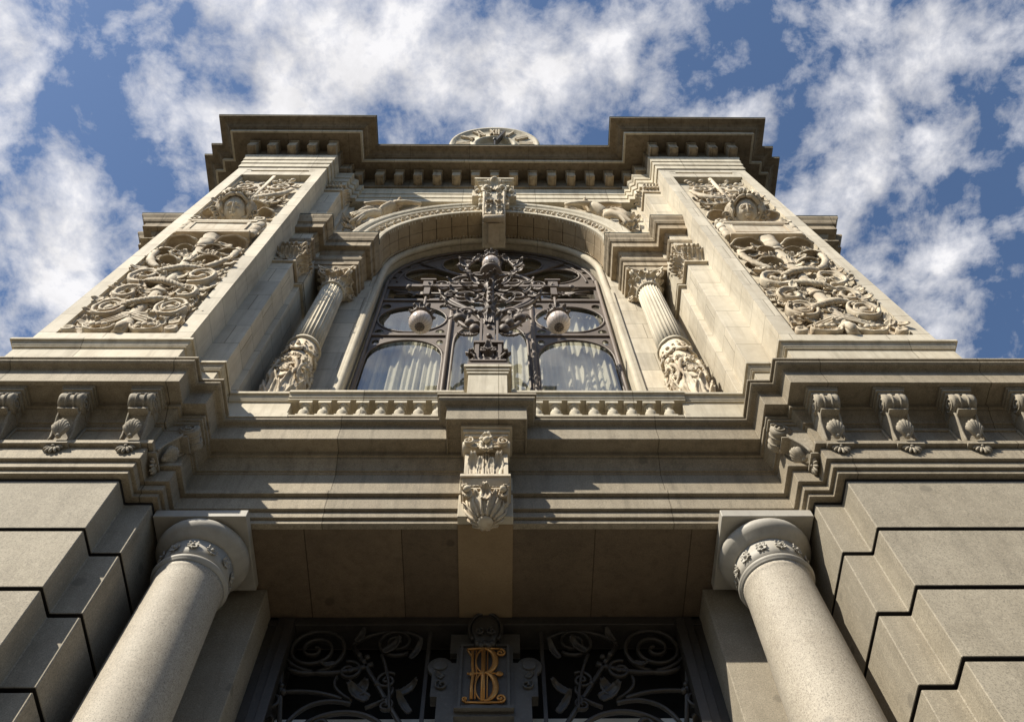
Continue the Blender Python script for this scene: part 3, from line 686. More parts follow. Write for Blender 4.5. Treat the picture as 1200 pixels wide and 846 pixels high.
def bowl(mb, c, R, tilt=-25, k=6, sy=0.62, sz=0.75, rz=0, roll=0):
    Mx = T(*c) @ RY(roll) @ RX(radians(tilt)); rows = []
    def ringp(e, q, inner):
        out = []
        for j in range(36):
            a = 2*pi*j/36
            r = R*cos(e)*(1+0.10*abs(sin(a*k/2))*max(0, 1-e*1.1))*q
            out.append((r*cos(a), r*sin(a)*sy/0.62*0.8, R*sz*sin(e)*q - (0.06*R*abs(sin(a*k/2)) if e < 0.2 else 0)))
        return out
    for i in range(7): rows.append(ringp(pi/2*0.98*(1-i/6), 1.0, False))
    for i in range(7): rows.append(ringp(pi/2*0.98*(i/6), 0.84, True))
    mb.grid(rows, False, True, True, Mx, True)
def relief(sgn):
    cxx = sgn*4.745
    rl = empty('carved_relief', Vector((X(cxx), 4.58, 10.8))-worldloc(bld), None, None, bld)
    def xx(s_): return X(cxx + s_)
    YG, KY = 4.585, 0.6
    def fin(mb, name, k=KY, bev=0):
        for v in mb.v: v.y = YG-(YG-v.y)*k
        return mb.build(name, M['carved'], rl, None, bev)
    rnd = random.Random(3+sgn)
    mb = MB()
    mb.tube([(xx(0.02*sin(k*1.3)), 4.38, 10.82+k*0.21) for k in range(20)], lambda u: 0.088+0.008*sin(u*60), 16)
    for z_ in (11.05, 12.35, 14.45): mb.lathe([(0.09, -0.05), (0.125, -0.03), (0.125, 0.03), (0.09, 0.05)], 18, (xx(0), 4.38, z_))
    mb.lathe([(0.09, 14.45), (0.12, 14.62), (0.145, 14.66), (0.125, 14.72), (0.15, 14.76), (0.15, 14.84), (0.12, 14.88), (0.15, 15.0), (0.16, 15.04), (0.16, 15.10)], 22, (xx(0), 4.36, 0))
    for k in range(9):
        mb.leaf(T(xx(0), 4.36, 13.65) @ RZ(2*pi*k/9) @ T(0, -0.085, 0), 0.30, 0.04, 0.5, 0.02, 2)
    fin(mb, 'staff')
    mb = MB()                                    # tablet with rolled ends
    mb.box(xx(-0.58), xx(0.58), 4.27, 4.56, 15.18, 15.86); mb.box(xx(-0.62), xx(0.62), 4.22, 4.56, 15.09, 15.18)
    for a0, a1, b0, b1 in ((-0.58, 0.58, 15.80, 15.88), (-0.5, 0.5, 15.24, 15.28), (-0.5, -0.46, 15.28, 15.74), (0.46, 0.5, 15.28, 15.74), (-0.5, 0.5, 15.70, 15.74)): mb.box(xx(a0), xx(a1), 4.235, 4.30, b0, b1)
    for s_ in (-1, 1):
        for z_, r_ in ((15.25, 0.085), (15.50, 0.075), (15.75, 0.085)):
            mb.lathe([(r_*0.85, -0.12), (r_, -0.10), (r_, 0.10), (r_*0.85, 0.12)], 16, (xx(s_*0.63), 4.34, z_))
        mb.ribbon([(xx(s_*0.56)+a, 16.02+b_) for a, b_ in spiral(0, 0, 0.13, 1.3, -pi/2, s_, 0.1, 30)], 4.36, 0.12, 0.03)
    fin(mb, 'tablet', 0.66, 0.008)
    hm = T(xx(0.0), 4.36, 16.50) @ RX(radians(46)) @ RZ(radians(-8*sgn))
    mb = MB(); face(mb, (0, 0, 0), 0.19, 0.27)
    for v in mb.v: v[:] = hm @ v
    mb.ball((0, 0.05, 0.02), 0.225, 20, hm, (1, 0.8, 1.35))
    for s_ in (-1, 1):
        mb.ball((s_*0.075, -0.158, 0.045), 0.028, 10, hm, (1.25, 0.5, 0.6))
        mb.tube([(s_*(0.03+0.02*q), -0.178+0.008*q*q*0.5, 0.082-0.003*q*q) for q in range(5)], 0.010, 6, hm)
    mb.tube([(-0.055+0.0183*q, -0.172-0.010*sin(pi*q/6), -0.132+0.004*cos(q*pi/3)) for q in range(7)], 0.012, 6, hm)
    mb.tube([(-0.04+0.0133*q, -0.170-0.010*sin(pi*q/6), -0.158) for q in range(7)], 0.013, 6, hm)
    mb.build('mask', M['carved'], rl)
    mb = MB()
    for s_ in (-1, 1):                            # waved locks falling on both sides of the face
        for k in range(7):
            off = 0.03*k
            pts = []
            for q in range(15):
                u = q/14; a = 0.05+2.5*u
                r_ = 0.250+off*0.55+0.020*sin(q*1.3+k)
                pts.append((s_*r_*sin(a)*1.02, -0.07+0.03*k+0.10*u*0.6+0.018*cos(q*1.1+k), 0.02+(0.31+off*0.35)*cos(a*0.93)))
            mb.tube(pts, lambda u: 0.040*(1-0.35*u)+0.006*sin(u*22), 8, hm)
        for k in range(4): mb.ribbon([(s_*(0.30+0.06*(k % 2))+a, -0.30+0.10*k+b_) for a, b_ in spiral(0, 0, 0.075, 1.4, k, s_, 0.1, 22)], 0.04, 0.05, 0.02, hm)
    for k in range(9): mb.leaf(hm @ T(0, -0.06, -0.26) @ RY(pi-1.25+0.312*k) @ RX(-0.5), 0.20, 0.06, -0.7, 0.03, 2)
    for k in range(11): mb.leaf(hm @ T(0, 0.02, 0.15) @ RY(-1.6+0.32*k), 0.30, 0.07, 1.1, 0.03, 3)
    mb.build('hair', M['carved'], rl)
    mb = MB()                                     # garlands, shells and leaves above the head
    bowl(mb, (xx(-0.02), 4.44, 17.28), 0.46, -10, 9, 0.4, 0.42)
    for s_ in (-1, 1):
        bowl(mb, (xx(s_*0.50), 4.40, 16.75), 0.20, -20, 5, 0.62, 0.8, 0, s_*0.5); bowl(mb, (xx(s_*0.42), 4.42, 17.75), 0.19, -15, 6)
        mb.tube(bez((xx(s_*0.1), 4.30, 17.75), (xx(s_*0.3), 4.2, 17.55), (xx(s_*0.60), 4.22, 17.6), (xx(s_*0.63), 4.34, 18.5), 18), lambda u: 0.05+0.035*sin(pi*u)+0.010*sin(u*70), 10)
        mb.ribbon([(xx(s_*0.38)+a, 18.75+b_) for a, b_ in spiral(0, 0, 0.24, 1.6, -pi/2, -s_, 0.15, 44)], 4.42, 0.10, 0.03)
        mb.ribbon([(xx(s_*0.20)+a, 18.15+b_) for a, b_ in spiral(0, 0, 0.16, 1.6, 0, s_, 0.15, 40)], 4.40, 0.10, 0.024)
    for k in range(9): mb.leaf(T(xx(-0.48+0.12*k), 4.30, 17.32) @ RY(-1.0+0.25*k), 0.26, 0.075, 1.5, 0.03, 3)
    for k in range(30): mb.ball((xx(rnd.uniform(-0.58, 0.58)), 4.38+rnd.uniform(-.05, .05), rnd.uniform(17.5, 19.5)), rnd.uniform(0.035, 0.07), 8)
    for k in range(46): mb.leaf(T(xx(rnd.uniform(-0.58, 0.58)), 4.45, rnd.uniform(17.4, 19.4)) @ RY(rnd.uniform(-2.2, 2.2)), rnd.uniform(0.16, 0.30), rnd.uniform(0.05, 0.085), rnd.uniform(0.8, 1.8), 0.025, 3)
    mb.tube([(xx(0), 4.38, 17.3), (xx(0), 4.36, 19.7)], 0.045, 8)
    fin(mb, 'garland', 0.62)
    mb = MB()                                     # shell leaves under the tablet, hollow from below
    for s_ in (-1, 1):
        bowl(mb, (xx(s_*0.42), 4.36, 14.72), 0.27, -15, 7); bowl(mb, (xx(s_*0.22), 4.30, 14.30), 0.15, -20, 5); bowl(mb, (xx(s_*0.50), 4.38, 14.20), 0.19, -15, 6)
        bowl(mb, (xx(s_*0.30), 4.34, 13.72), 0.20, -15, 6, .62, .75, 0, -s_*0.4); bowl(mb, (xx(s_*0.57), 4.40, 13.75), 0.12, -15, 5)
        for k in range(3): mb.leaf(T(xx(s_*0.12), 4.38, 13.9) @ RY(s_*(0.2+0.35*k)), 0.34, 0.07, 1.1, 0.03, 3)
        mb.tube(bez((xx(s_*0.62), 4.36, 14.4), (xx(s_*0.70), 4.32, 14.0), (xx(s_*0.60), 4.30, 13.6), (xx(s_*0.36), 4.34, 13.42), 20), lambda u: 0.06+0.012*sin(u*70), 8)
    fin(mb, 'shell_leaf', 0.62)
    mb = MB()                                     # big C scrolls
    for s_ in (-1, 1):
        for (cz, R, a0, tn, d_) in ((13.02, 0.27, -1.9, 1.2, 1), (12.25, 0.22, 2.2, 1.1, -1)):
            sp1 = spiral(0, 0, R, tn, a0, d_, 0.25, 44)
            for q, (kk, th_, yo) in enumerate(((1.0, 0.032, 0.0), (0.86, 0.014, 0.03), (0.74, 0.012, 0.05))):
                mb.ribbon([(xx(s_*(0.40+a*kk)), cz+b_*1.25*kk) for a, b_ in (sp1 if q == 0 else sp1[:34])], 4.42+yo, 0.13, th_)
            for k in range(5): mb.leaf(T(xx(s_*0.40), 4.44, cz) @ RY(a0+1.25*k), 0.20, 0.06, 1.5, 0.025, 3)
            bowl(mb, (xx(s_*0.38), 4.36, cz+0.05), 0.10, -20, 5)
        mb.ball((xx(s_*0.47), 4.34, 12.98), 0.05, 10); mb.ball((xx(s_*0.33), 4.34, 12.92), 0.05, 10); mb.ball((xx(s_*0.44), 4.34, 12.2), 0.05, 10)
        mb.leaf(T(xx(s_*0.1), 4.42, 13.25) @ RY(s_*0.7), 0.34, 0.08, 1.3, 0.03, 4)
        mb.leaf(T(xx(s_*0.5), 4.42, 12.60) @ RY(s_*2.0), 0.28, 0.08, 1.3, 0.03, 4)
        mb.leaf(T(xx(s_*0.14), 4.42, 11.95) @ RY(s_*0.9), 0.30, 0.08, 1.3, 0.03, 4)
        mb.leaf(T(xx(s_*0.60), 4.44, 12.0) @ RY(-s_*0.3), 0.30, 0.08, 1.3, 0.03, 4)
    for k in range(170):
        sx_, z_ = rnd.uniform(-0.68, 0.68), rnd.uniform(11.0, 14.6)
        mb.leaf(T(xx(sx_), rnd.uniform(4.33, 4.48), z_) @ RY(rnd.uniform(-2.6, 2.6)), rnd.uniform(0.14, 0.26), rnd.uniform(0.045, 0.08), rnd.uniform(0.9, 1.9), 0.025, 3, 0.4, 6, 8)
    fin(mb, 'foliage_scrollwork', 0.66)
    mb = MB()                                     # two bodies crossing the staff
    for z_, d_ in ((13.22, 1), (12.62, -1), (11.82, 1)):
        pts = bez((xx(-0.46), 4.46, z_-0.20*d_), (xx(-0.2), 4.18, z_-0.1*d_), (xx(0.2), 4.18, z_+0.1*d_), (xx(0.46), 4.46, z_+0.20*d_), 50)
        for st in range(3):
            mb.tube([(p[0], p[1]+0.034*(0.5+0.6*sin(pi*i/50))*cos(i*0.75+st*2.09), p[2]+0.034*(0.5+0.6*sin(pi*i/50))*sin(i*0.75+st*2.09)) for i, p in enumerate(pts)], lambda u: 0.036*(0.55+0.6*sin(pi*u)), 7)
    fin(mb, 'twisted_rope', 0.62)
    mb = MB()                                     # lower volutes and flowers
    for s_ in (-1, 1):
        cc = (s_*0.42, 11.66)
        for kk, th_ in ((0.86, 0.026), (0.5, 0.02)):
            mb.ribbon([(xx(cc[0]+a*kk), cc[1]+b_*1.3*kk) for a, b_ in ell(0, 0, 0.235, 0.235, 0, 41, 0, 2*pi*1.02)], 4.42-(0.0 if kk == 1 else 0.03), 0.12, th_)
        mb.lathe([(0.05, 0.0), (0.08, 0.02), (0.08, 0.24), (0.03, 0.28)], 18, (0, 0, 0), True, T(xx(cc[0]), 4.56, cc[1]) @ RX(pi/2))
        mb.lathe([(0.19, -0.02), (0.19, 0.06)], 26, (0, 0, 0), True, T(xx(cc[0]), 4.56, cc[1]) @ RX(pi/2))
        for d0 in (0, 0.05, -0.05): mb.tube(bez((xx(s_*0.24), 4.40, 11.45+d0), (xx(s_*0.1), 4.28, 11.4+d0), (xx(-s_*0.1), 4.28, 11.3+d0), (xx(-s_*0.5), 4.42, 11.05+d0*2), 14), lambda u: 0.028*(1-0.3*u), 8)
        fc = (xx(s_*0.30), 4.42, 11.02)
        for k in range(8): mb.leaf(T(*fc) @ RY(k*pi/4) @ RX(0.1), 0.17, 0.06, 0.9, 0.025, 2)
        for k in range(3): mb.ball((fc[0]-0.075+0.075*k, 4.30, fc[2]-0.02), 0.048, 10)
        mb.ribbon([(xx(s_*0.30)+a, 11.02+b_) for a, b_ in ell(0, 0, 0.20, 0.16, 0, 30, pi, 2*pi)], 4.40, 0.10, 0.016)
        mb.lathe([(0.075, -0.12), (0.085, -0.10), (0.085, 0.1), (0.06, 0.12), (0.04, 0.09)], 18, (0, 0, 0), True, T(xx(s_*0.66), 4.42, 10.93) @ RX(pi/2))
        for k in range(5): mb.leaf(T(xx(s_*0.5), 4.46, 11.0+0.09*k) @ RY(s_*(2.0-0.5*k)), 0.22, 0.065, 0.9, 0.03, 3)
        mb.leaf(T(xx(s_*0.62), 4.47, 11.15) @ RY(s_*0.1), 0.32, 0.07, 1.0, 0.03, 3)
    mb.tube([(xx(0), 4.32, 10.84), (xx(0), 4.30, 11.0), (xx(0), 4.32, 11.12)], lambda u: 0.055+0.018*sin(pi*u), 12)
    fin(mb, 'flower', 0.62)
for sgn in (1, -1):
    # pier body with a sunk panel
    P_ = lambda a, b_: sorted((X(sgn*a), X(sgn*b_)))
    mb = MB()
    mb.box(*P_(3.76, 5.73), 4.60, 6.6, 10.43, 21.6)
    mb.box(*P_(3.76, 3.98), 4.45, 4.60, 10.43, ZT+0.3); mb.box(*P_(5.51, 5.73), 4.45, 4.60, 10.43, ZT+0.3)
    mb.box(*P_(3.98, 5.51), 4.45, 4.60, 10.43, 10.80); mb.box(*P_(3.98, 5.51), 4.45, 4.60, 19.92, 20.22); mb.box(*P_(3.98, 5.51), 4.45, 4.60, 20.36, ZT+0.3)
    mb.box(*P_(3.98, 4.10), 4.45, 4.60, 20.2, 20.4); mb.box(*P_(5.39, 5.51), 4.45, 4.60, 20.2, 20.4)
    tower = mb.build('tower_pier', M['limestone'], bld)
    mb = MB()
    for a, b_ in ((3.98, 4.01), (5.48, 5.51)): mb.box(*P_(a, b_), 4.50, 4.61, 10.80, 19.92)
    for a, b_ in ((4.03, 4.045), (5.445, 5.46)): mb.box(*P_(a, b_), 4.56, 4.61, 10.80, 19.92)
    mb.build('panel_moulding', M['plain_lime'], bld)
    # receding steps beside the window bay
    mb = MB(); mb.box(*P_(3.40, 3.77), 4.87, 6.4, 9.85, 15.0); mb.box(*P_(3.40, 3.77), 4.87, 6.4, 17.4, ZT+0.8)
    mb.box(*P_(3.40, 3.77), 4.90, 6.4, 14.95, 17.45)
    mb.build('stepped_pier', M['limestone'], bld, None, 0.004)
    mb = MB(); mb.box(*P_(3.305, 3.41), 5.27, 6.4, 9.85, ZT+0.8)
    mb.build('stepped_pier', M['limestone'], bld, None, 0.004)
    # outer steps
    mb = MB(); mb.box(*P_(5.7, 6.0), 5.14, 9.0, 9.85, 22.1); mb.box(*P_(5.9, 6.2), 5.4, 9.0, 9.85, 22.1); mb.build('outer_step', M['limestone'], bld)
    relief(sgn)

# ------------------------------------------------------------------ impost entablature over the upper columns
imp = [(-0.05, 15.99), (0.0, 15.99), (0.0, 16.17), (0.025, 16.175), (0.025, 16.36), (0.05, 16.38), (0.07, 16.43), (0.07, 16.47), (0.0, 16.475), (0.0, 16.82), (0.02, 16.84), (0.05, 16.92), (0.055, 16.95), (0.15, 16.95), (0.15, 17.16), (0.165, 17.17), (0.165, 17.20), (0.19, 17.205), (0.19, 17.25), (0.20, 17.26), (0.215, 17.34), (0.25, 17.42), (0.255, 17.44), (0.255, 17.50), (-0.25, 17.51)]
for sgn in (1, -1):
    pl = [(sgn*a, b_, sgn*c, d) for a, b_, c, d in [(2.50, 6.05, -1, 1), (2.50, 5.30, -1, 1), (3.38, 5.30, -1, 1), (3.38, 4.935, -1, 1), (3.80, 4.935, 0, 1)]]
    mb = band([(o, z, None) for o, z in imp], pl)
    mb.box(*sorted((X(sgn*2.53), X(sgn*3.5))), 5.33, 6.1, 15.995, 17.44)
    io = mb.build('impost_entablature', M['weathered'], bld, None, 0.003)
    pl = [(sgn*a, b_, sgn*c, d) for a, b_, c, d in [(5.6, 4.935, 1, 1), (6.42, 4.935, 1, 1), (6.42, 5.30, 1, 1), (6.56, 5.30, 1, 1), (6.56, 8.5, 1, 1)]]
    imp_o = [(o, z, o*1.6) for o, z in imp if z > 16.4]
    mb = band([(-0.6, 16.5, -0.6)] + imp_o, pl); mb.build('impost_entablature', M['weathered'], bld, None, 0.003)
    for (q0, q1, y0, y1, z0) in ((2.235, 3.13, 5.035, 5.3, 17.503), (3.115, 3.76, 4.67, 5.0, 17.506), (5.7, 6.84, 4.67, 5.2, 17.503)):
        fl = MB(); fl.box(*sorted((X(sgn*q0), X(sgn*q1))), y0, y1, z0, z0+0.022); fl.build('lead_flashing', M['flashing'], bld)

# ------------------------------------------------------------------ upper columns
def capital(mbf, c, z0, z1, r, hw, n=8, half=False):
    mb = mbf; H = z1-z0
    mb.lathe([(r*0.98, z0), (r*0.98, z0+H*0.5), (r*1.12, z0+H*0.78), (r*1.3, z0+H*0.84)], 28, (c[0], c[1], 0))
    for k in range(n):
        a = 2*pi*k/n
        mb.leaf(T(c[0], c[1], z0) @ RZ(a) @ T(0, -r*0.98, 0), H*0.48, r*0.38, 1.8, 0.015, 4)
        mb.leaf(T(c[0], c[1], z0+H*0.12) @ RZ(a+pi/n) @ T(0, -r*0.96, 0), H*0.64, r*0.36, 1.9, 0.015, 4)
    for k in range(4):
        Mx = T(c[0], c[1], 0) @ RZ(pi/4+k*pi/2)
        for sy in (-1, 1):
            pts = [(sy*0.022, -hw*1.05-0.0+a, z1-H*0.34+b_) for a, b_ in spiral(0, 0, H*0.20, 1.5, 1.9, 1, 0.12, 28)]
            mb.tube(pts, 0.018, 6, Mx)
        mb.ball((0, -hw*1.05, z1-H*0.34), 0.035, 8, Mx, (1.4, 1, 1))
        mb.tube(bez((0, -r*0.9, z0+H*0.4), (0, -r*1.0, z0+H*0.7), (0, -hw*0.9, z1-H*0.3), (0, -hw*1.12, z1-H*0.14), 10), 0.022, 6, Mx)
        mb.leaf(Mx @ T(0, -r*1.05, z0+H*0.30) @ RX(0.3), H*0.45, r*0.3, 1.2, 0.015, 3)
    for k in range(4):                                   # concave sided abacus with a flower
        Mx = T(c[0], c[1], 0) @ RZ(k*pi/2)
        xs = [-1+2*i/12 for i in range(13)]
        f_ = lambda q: -hw*(1.14-0.26*(1-q*q))
        for (e, za_, zb_) in ((0, z1-H*0.07, z1), (0.02, z1-H*0.13, z1-H*0.075)):
            rows = [[(q*hw*1.14, f_(q)+e, za_), (q*hw*1.14, f_(q)+e, zb_), (q*hw*0.1, 0, zb_), (q*hw*0.1, 0, za_)] for q in xs]
            mb.grid(rows, False, True, False, Mx, True)
        mb.leaf(Mx @ T(0, -hw*0.9, z1-H*0.30), H*0.30, 0.05, 0.9, 0.015, 3)
        for sx in (-1, 1):
            mb.ribbon([(sx*(0.10)+a*sx, z1-H*0.24+b_) for a, b_ in spiral(0, 0, H*0.10, 1.3, 2.4, -1, 0.1, 20)], -r*1.12, 0.02, 0.012, Mx)
for sgn in (1, -1):
    cx_, cy_ = X(sgn*2.845), 5.56
    ce = empty('fluted_column', Vector((cx_, cy_, 10.44))-worldloc(bld), None, None, bld)
    mb = MB(); mb.lathe([(0.232, 12.86), (0.226, 13.6), (0.216, 14.6), (0.204, 15.40)], 240, (cx_, cy_, 0), True, None, (24, 0.10)); mb.build('fluted_shaft', M['plain_lime'], ce)
    mb = MB(); mb.lathe([(0.20, 15.38), (0.222, 15.385), (0.232, 15.41), (0.222, 15.435), (0.205, 15.44)], 36, (cx_, cy_, 0)); mb.build('necking_ring', M['plain_lime'], ce)
    mb = MB(); mb.lathe([(0.22, 12.76), (0.262, 12.765), (0.27, 12.79), (0.262, 12.815), (0.246, 12.82), (0.246, 12.87), (0.23, 12.88)], 40, (cx_, cy_, 0)); mb.build('ring', M['plain_lime'], ce)
    mb = MB(); mb.lathe([(0.30, 9.86), (0.30, 10.3), (0.275, 10.32), (0.28, 10.4), (0.24, 10.44), (0.236, 12.76)], 36, (cx_, cy_, 0))
    rnd = random.Random(11)
    rd = 0.222
    for k in range(8):
        a = k*pi/4
        Mz = T(cx_, cy_, 0) @ RZ(a)
        mb.leaf(T(cx_, cy_, 10.6) @ RZ(a) @ T(0, -rd-0.01, 0), 0.55, 0.095, 0.45, 0.03, 5)
        mb.leaf(T(cx_, cy_, 10.95) @ RZ(a+0.39) @ T(0, -rd-0.01, 0), 0.50, 0.09, 0.5, 0.03, 5)
        for sd in (-1, 1):
            mb.tube([(sd*(0.05+(0.07*(1-q/22))*cos(q*0.5)), -rd-0.02, 12.35+0.07*(1-q/22)*sin(q*0.5)) for q in range(18)], 0.016, 6, Mz)
            mb.tube([(sd*(0.04+(0.06*(1-q/22))*cos(q*0.5+2)), -rd-0.025, 11.62+0.07*(1-q/22)*sin(q*0.5+2)) for q in range(18)], 0.018, 6, Mz)
        mb.ball((0, -rd-0.02, 12.52), 0.035, 8, Mz); mb.ball((0.09, -rd, 12.55), 0.025, 8, Mz)
        mb.tube(bez((-0.1, -rd-0.01, 12.45), (-0.05, -rd-0.05, 12.25), (0.05, -rd-0.05, 12.25), (0.1, -rd-0.01, 12.45), 10), 0.022, 6, Mz)
    for k in range(4):
        a = k*pi/2+0.2*sgn
        Mx = T(cx_, cy_, 11.95) @ RZ(a)
        mb.ball((0, -rd, 0.0), 0.09, 14, Mx, (0.85, 0.55, 1.2)); mb.ball((0, -rd-0.052, -0.01), 0.022, 8, Mx, (1, 1, 1.8))
        for sd in (-1, 1):
            mb.ball((sd*0.036, -rd-0.038, 0.035), 0.018, 8, Mx); mb.ball((sd*0.05, -rd-0.04, -0.035), 0.03, 8, Mx)
        mb.ball((0, -rd-0.038, -0.06), 0.024, 8, Mx, (1.3, 0.7, 0.6))
        for q in range(9): mb.leaf(Mx @ T(0, -rd+0.005, 0) @ RY(-1.7+0.42*q), 0.20, 0.045, 0.5, 0.025, 3)
        for q in range(5): mb.leaf(Mx @ T(0, -rd-0.01, -0.05) @ RY(pi-0.7+0.35*q), 0.22, 0.035, 0.25, 0.025, 2)
        mb.tube(bez((0.12, -rd-0.02, 0.0), (0.25, -rd+0.03, -0.3), (0.2, -rd+0.02, -0.5), (0.0, -rd-0.03, -0.62), 12), lambda u: 0.028+0.008*sin(u*40), 7, Mx)
        mb.tube(bez((-0.12, -rd-0.02, 0.0), (-0.25, -rd+0.03, -0.3), (-0.2, -rd+0.02, -0.5), (0.0, -rd-0.03, -0.62), 12), lambda u: 0.028+0.008*sin(u*40), 7, Mx)
    for q in range(90):
        a = rnd.uniform(0, 2*pi); z_ = rnd.uniform(11.1, 12.6)
        mb.leaf(T(cx_, cy_, z_) @ RZ(a) @ T(0, -rd, 0) @ RY(rnd.uniform(-1.6, 1.6)), rnd.uniform(0.08, 0.14), rnd.uniform(0.028, 0.04), rnd.uniform(0.15, 0.4), 0.024, 3, 0.3, 6, 7)
    mb.build('carved_drum', M['carved'], ce)
    mb = MB(); capital(mb, (cx_, cy_), 15.44, 15.985, 0.205, 0.29); mb.build('capital', M['carved'], ce)
    # matching capital of the stepped pier
    mb = MB()
    a, b_ = sorted((X(sgn*3.40), X(sgn*3.77)))
    rnd = random.Random(5)
    for k in range(5):
        mb.leaf(T(X(sgn*(3.43+0.08*k)), 4.88, 15.1) , 0.45, 0.06, 1.4, 0.02, 4); mb.leaf(T(X(sgn*(3.47+0.08*k)), 4.88, 15.35), 0.45, 0.06, 1.5, 0.02, 4)
    for k in range(5):
        mb.leaf(T(X(sgn*3.40), 4.92+0.08*k, 15.1) @ RZ(-sgn*pi/2), 0.45, 0.06, 1.4, 0.02, 4); mb.leaf(T(X(sgn*3.40), 4.96+0.08*k, 15.35) @ RZ(-sgn*pi/2), 0.45, 0.06, 1.5, 0.02, 4)
    for q in range(26):
        mb.leaf(T(X(sgn*rnd.uniform(3.42, 3.75)), 4.86, rnd.uniform(15.1, 15.8)) @ RY(rnd.uniform(-1.5, 1.5)), 0.2, 0.05, 1.4, 0.02, 3)
        mb.leaf(T(X(sgn*3.385), rnd.uniform(4.9, 5.25), rnd.uniform(15.1, 15.8)) @ RZ(-sgn*pi/2) @ RY(rnd.uniform(-1.5, 1.5)), 0.2, 0.05, 1.4, 0.02, 3)
    mb.box(*sorted((X(sgn*3.34), X(sgn*3.77))), 4.80, 5.3, 15.90, 15.985)
    for (z0, z1, e) in ((15.0, 15.04, 0.05), (15.04, 15.09, 0.03)): mb.box(*sorted((X(sgn*(3.40-e)), X(sgn*3.77))), 4.87-e, 5.28, z0, z1)
    mb.build('pier_capital', M['carved'], bld)
    mb = MB()
    for (z0, z1, e) in ((14.9, 14.95, 0.05), (14.95, 15.0, 0.03)): mb.box(*sorted((X(sgn*(3.305-e)), X(sgn*3.40))), 5.27-e, 5.9, z0, z1)
    mb.box(*sorted((X(sgn*3.25), X(sgn*3.40))), 5.22, 5.9, 15.0, 15.98)
    mb.build('pier_moulding', M['plain_lime'], bld)

# ------------------------------------------------------------------ window wall and arch
ZC, R0 = 17.53, 2.25
wz = 15.0
def arc(R, a0=0, a1=pi, n=64): return [(X(R*cos(a0+(a1-a0)*i/n)), ZC+R*sin(a0+(a1-a0)*i/n)) for i in range(n+1)]
for sgn in (1, -1):
    mb = MB(); mb.box(*sorted((X(sgn*2.26), X(sgn*3.4))), 5.85, 6.3, 9.8, ZC+0.2); mb.build('window_wall', M['limestone'], bld)
    mb = MB(); mb.box(*sorted((X(sgn*2.26), X(sgn*2.30))), 5.80, 5.9, 9.8, 16.3); mb.build('window_architrave', M['plain_lime'], bld)
plate2d('window_wall_head', [arc(R0+0.01) + [(X(-3.4), ZC), (X(-3.4), 21.2), (X(3.4), 21.2), (X(3.4), ZC)]], 6.05, 0.4, M['limestone'], bld)
mb = MB()
mb.tube([(X(2.24), 5.87, 9.8)] + [(X(2.24), 5.87, 12.0), (X(2.24), 5.87, 15.0)] + [(X(2.2*cos(a)), 5.87, ZC+2.2*sin(a)) for a in [pi*i/64 for i in range(65)]] + [(X(-2.24), 5.87, 15.0), (X(-2.24), 5.87, 12.0), (X(-2.24), 5.87, 9.8)], 0.072, 12)
mb.build('roll_moulding', M['plain_lime'], bld)
mb = MB()   # reveal
path = [(2.19, 9.8), (2.19, ZC)] + [(2.19*cos(pi*i/64), ZC+2.19*sin(pi*i/64)) for i in range(1, 64)] + [(-2.19, ZC), (-2.19, 9.8)]
mb.grid([[(X(a), y_, b_) for a, b_ in path] for y_ in (5.88, 6.3)], False, False, False)
mb.build('window_reveal', M['plain_lime'], bld)
# voussoirs of the vault
mb = MB(); NV = 19
for i in range(NV):
    a0 = pi*i/NV+0.0032; a1 = pi*(i+1)/NV-0.0032
    for (y0, y1) in ((5.24, 5.52), (5.527, 5.80)):
        rows = []
        for q in range(5):
            a = a0+(a1-a0)*q/4
            rows.append([(X(r*cos(a)), y, ZC+r*sin(a)) for (r, y) in ((R0, y0), (R0, y1), (R0+0.3, y1), (R0+0.3, y0))])
        mb.grid(rows, False, True, False, None, True)
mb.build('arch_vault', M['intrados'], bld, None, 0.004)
mb = MB(); mb.grid([[(X((R0+0.02)*cos(pi*i/48)), y, ZC+(R0+0.02)*sin(pi*i/48)) for y in (5.25, 5.84)] for i in range(49)], smooth=True); mb.build('vault_joint_bed', M['dark'], bld)
# small leaf border on the inner edge of the vault
mb = MB()
for i in range(90):
    a = pi*(i+0.5)/90
    mb.leaf(T(X(0), 0, ZC) @ RY(pi/2-a) @ T(0, 5.83, 2.26) @ RX(pi/2+0.4), 0.09, 0.035, 0.6, 0.02, 2, 0.2, 4, 5)
mb.build('leaf_border', M['carved'], bld)
# archivolt
ap = [(R0, 5.30), (R0, 5.215), (2.30, 5.205), (2.335, 5.21), (2.34, 5.24), (2.36, 5.26), (2.58, 5.26), (2.60, 5.24), (2.61, 5.20), (2.64, 5.185), (2.68, 5.19), (2.70, 5.215), (2.72, 5.205), (2.76, 5.165), (2.83, 5.15), (2.88, 5.165), (2.90, 5.20), (2.90, 5.45)]
mb = MB(); mb.grid([[(X(r*cos(a)), y, ZC+r*sin(a)) for r, y in ap] for a in [pi*i/96 for i in range(97)]], smooth=False)
mb.build('archivolt', M['plain_lime'], bld)
for half_ in (0, 1):
    mb = MB()
    for i in range(29*half_, 29*half_+29):
        a = pi*(i+0.5)/58
        if abs(a-pi/2) < 0.11: continue
        Mx = T(X(0), 0, ZC) @ RY(pi/2-a) @ T(0, 5.245, 2.36)
        mb.leaf(Mx @ RY(0.9 if i % 2 else -0.9), 0.20, 0.06, 1.0, 0.02, 3, 0.3, 6, 7)
        mb.ball((0.0, -0.02, 0.10), 0.045, 8, Mx)
        mb.leaf(Mx @ T(0.05, 0, 0.16) @ RY(2.2 if i % 2 else -2.2), 0.15, 0.05, 1.0, 0.02, 3, 0.3, 6, 7)
    mb.build('archivolt_leaf', M['carved'], bld)
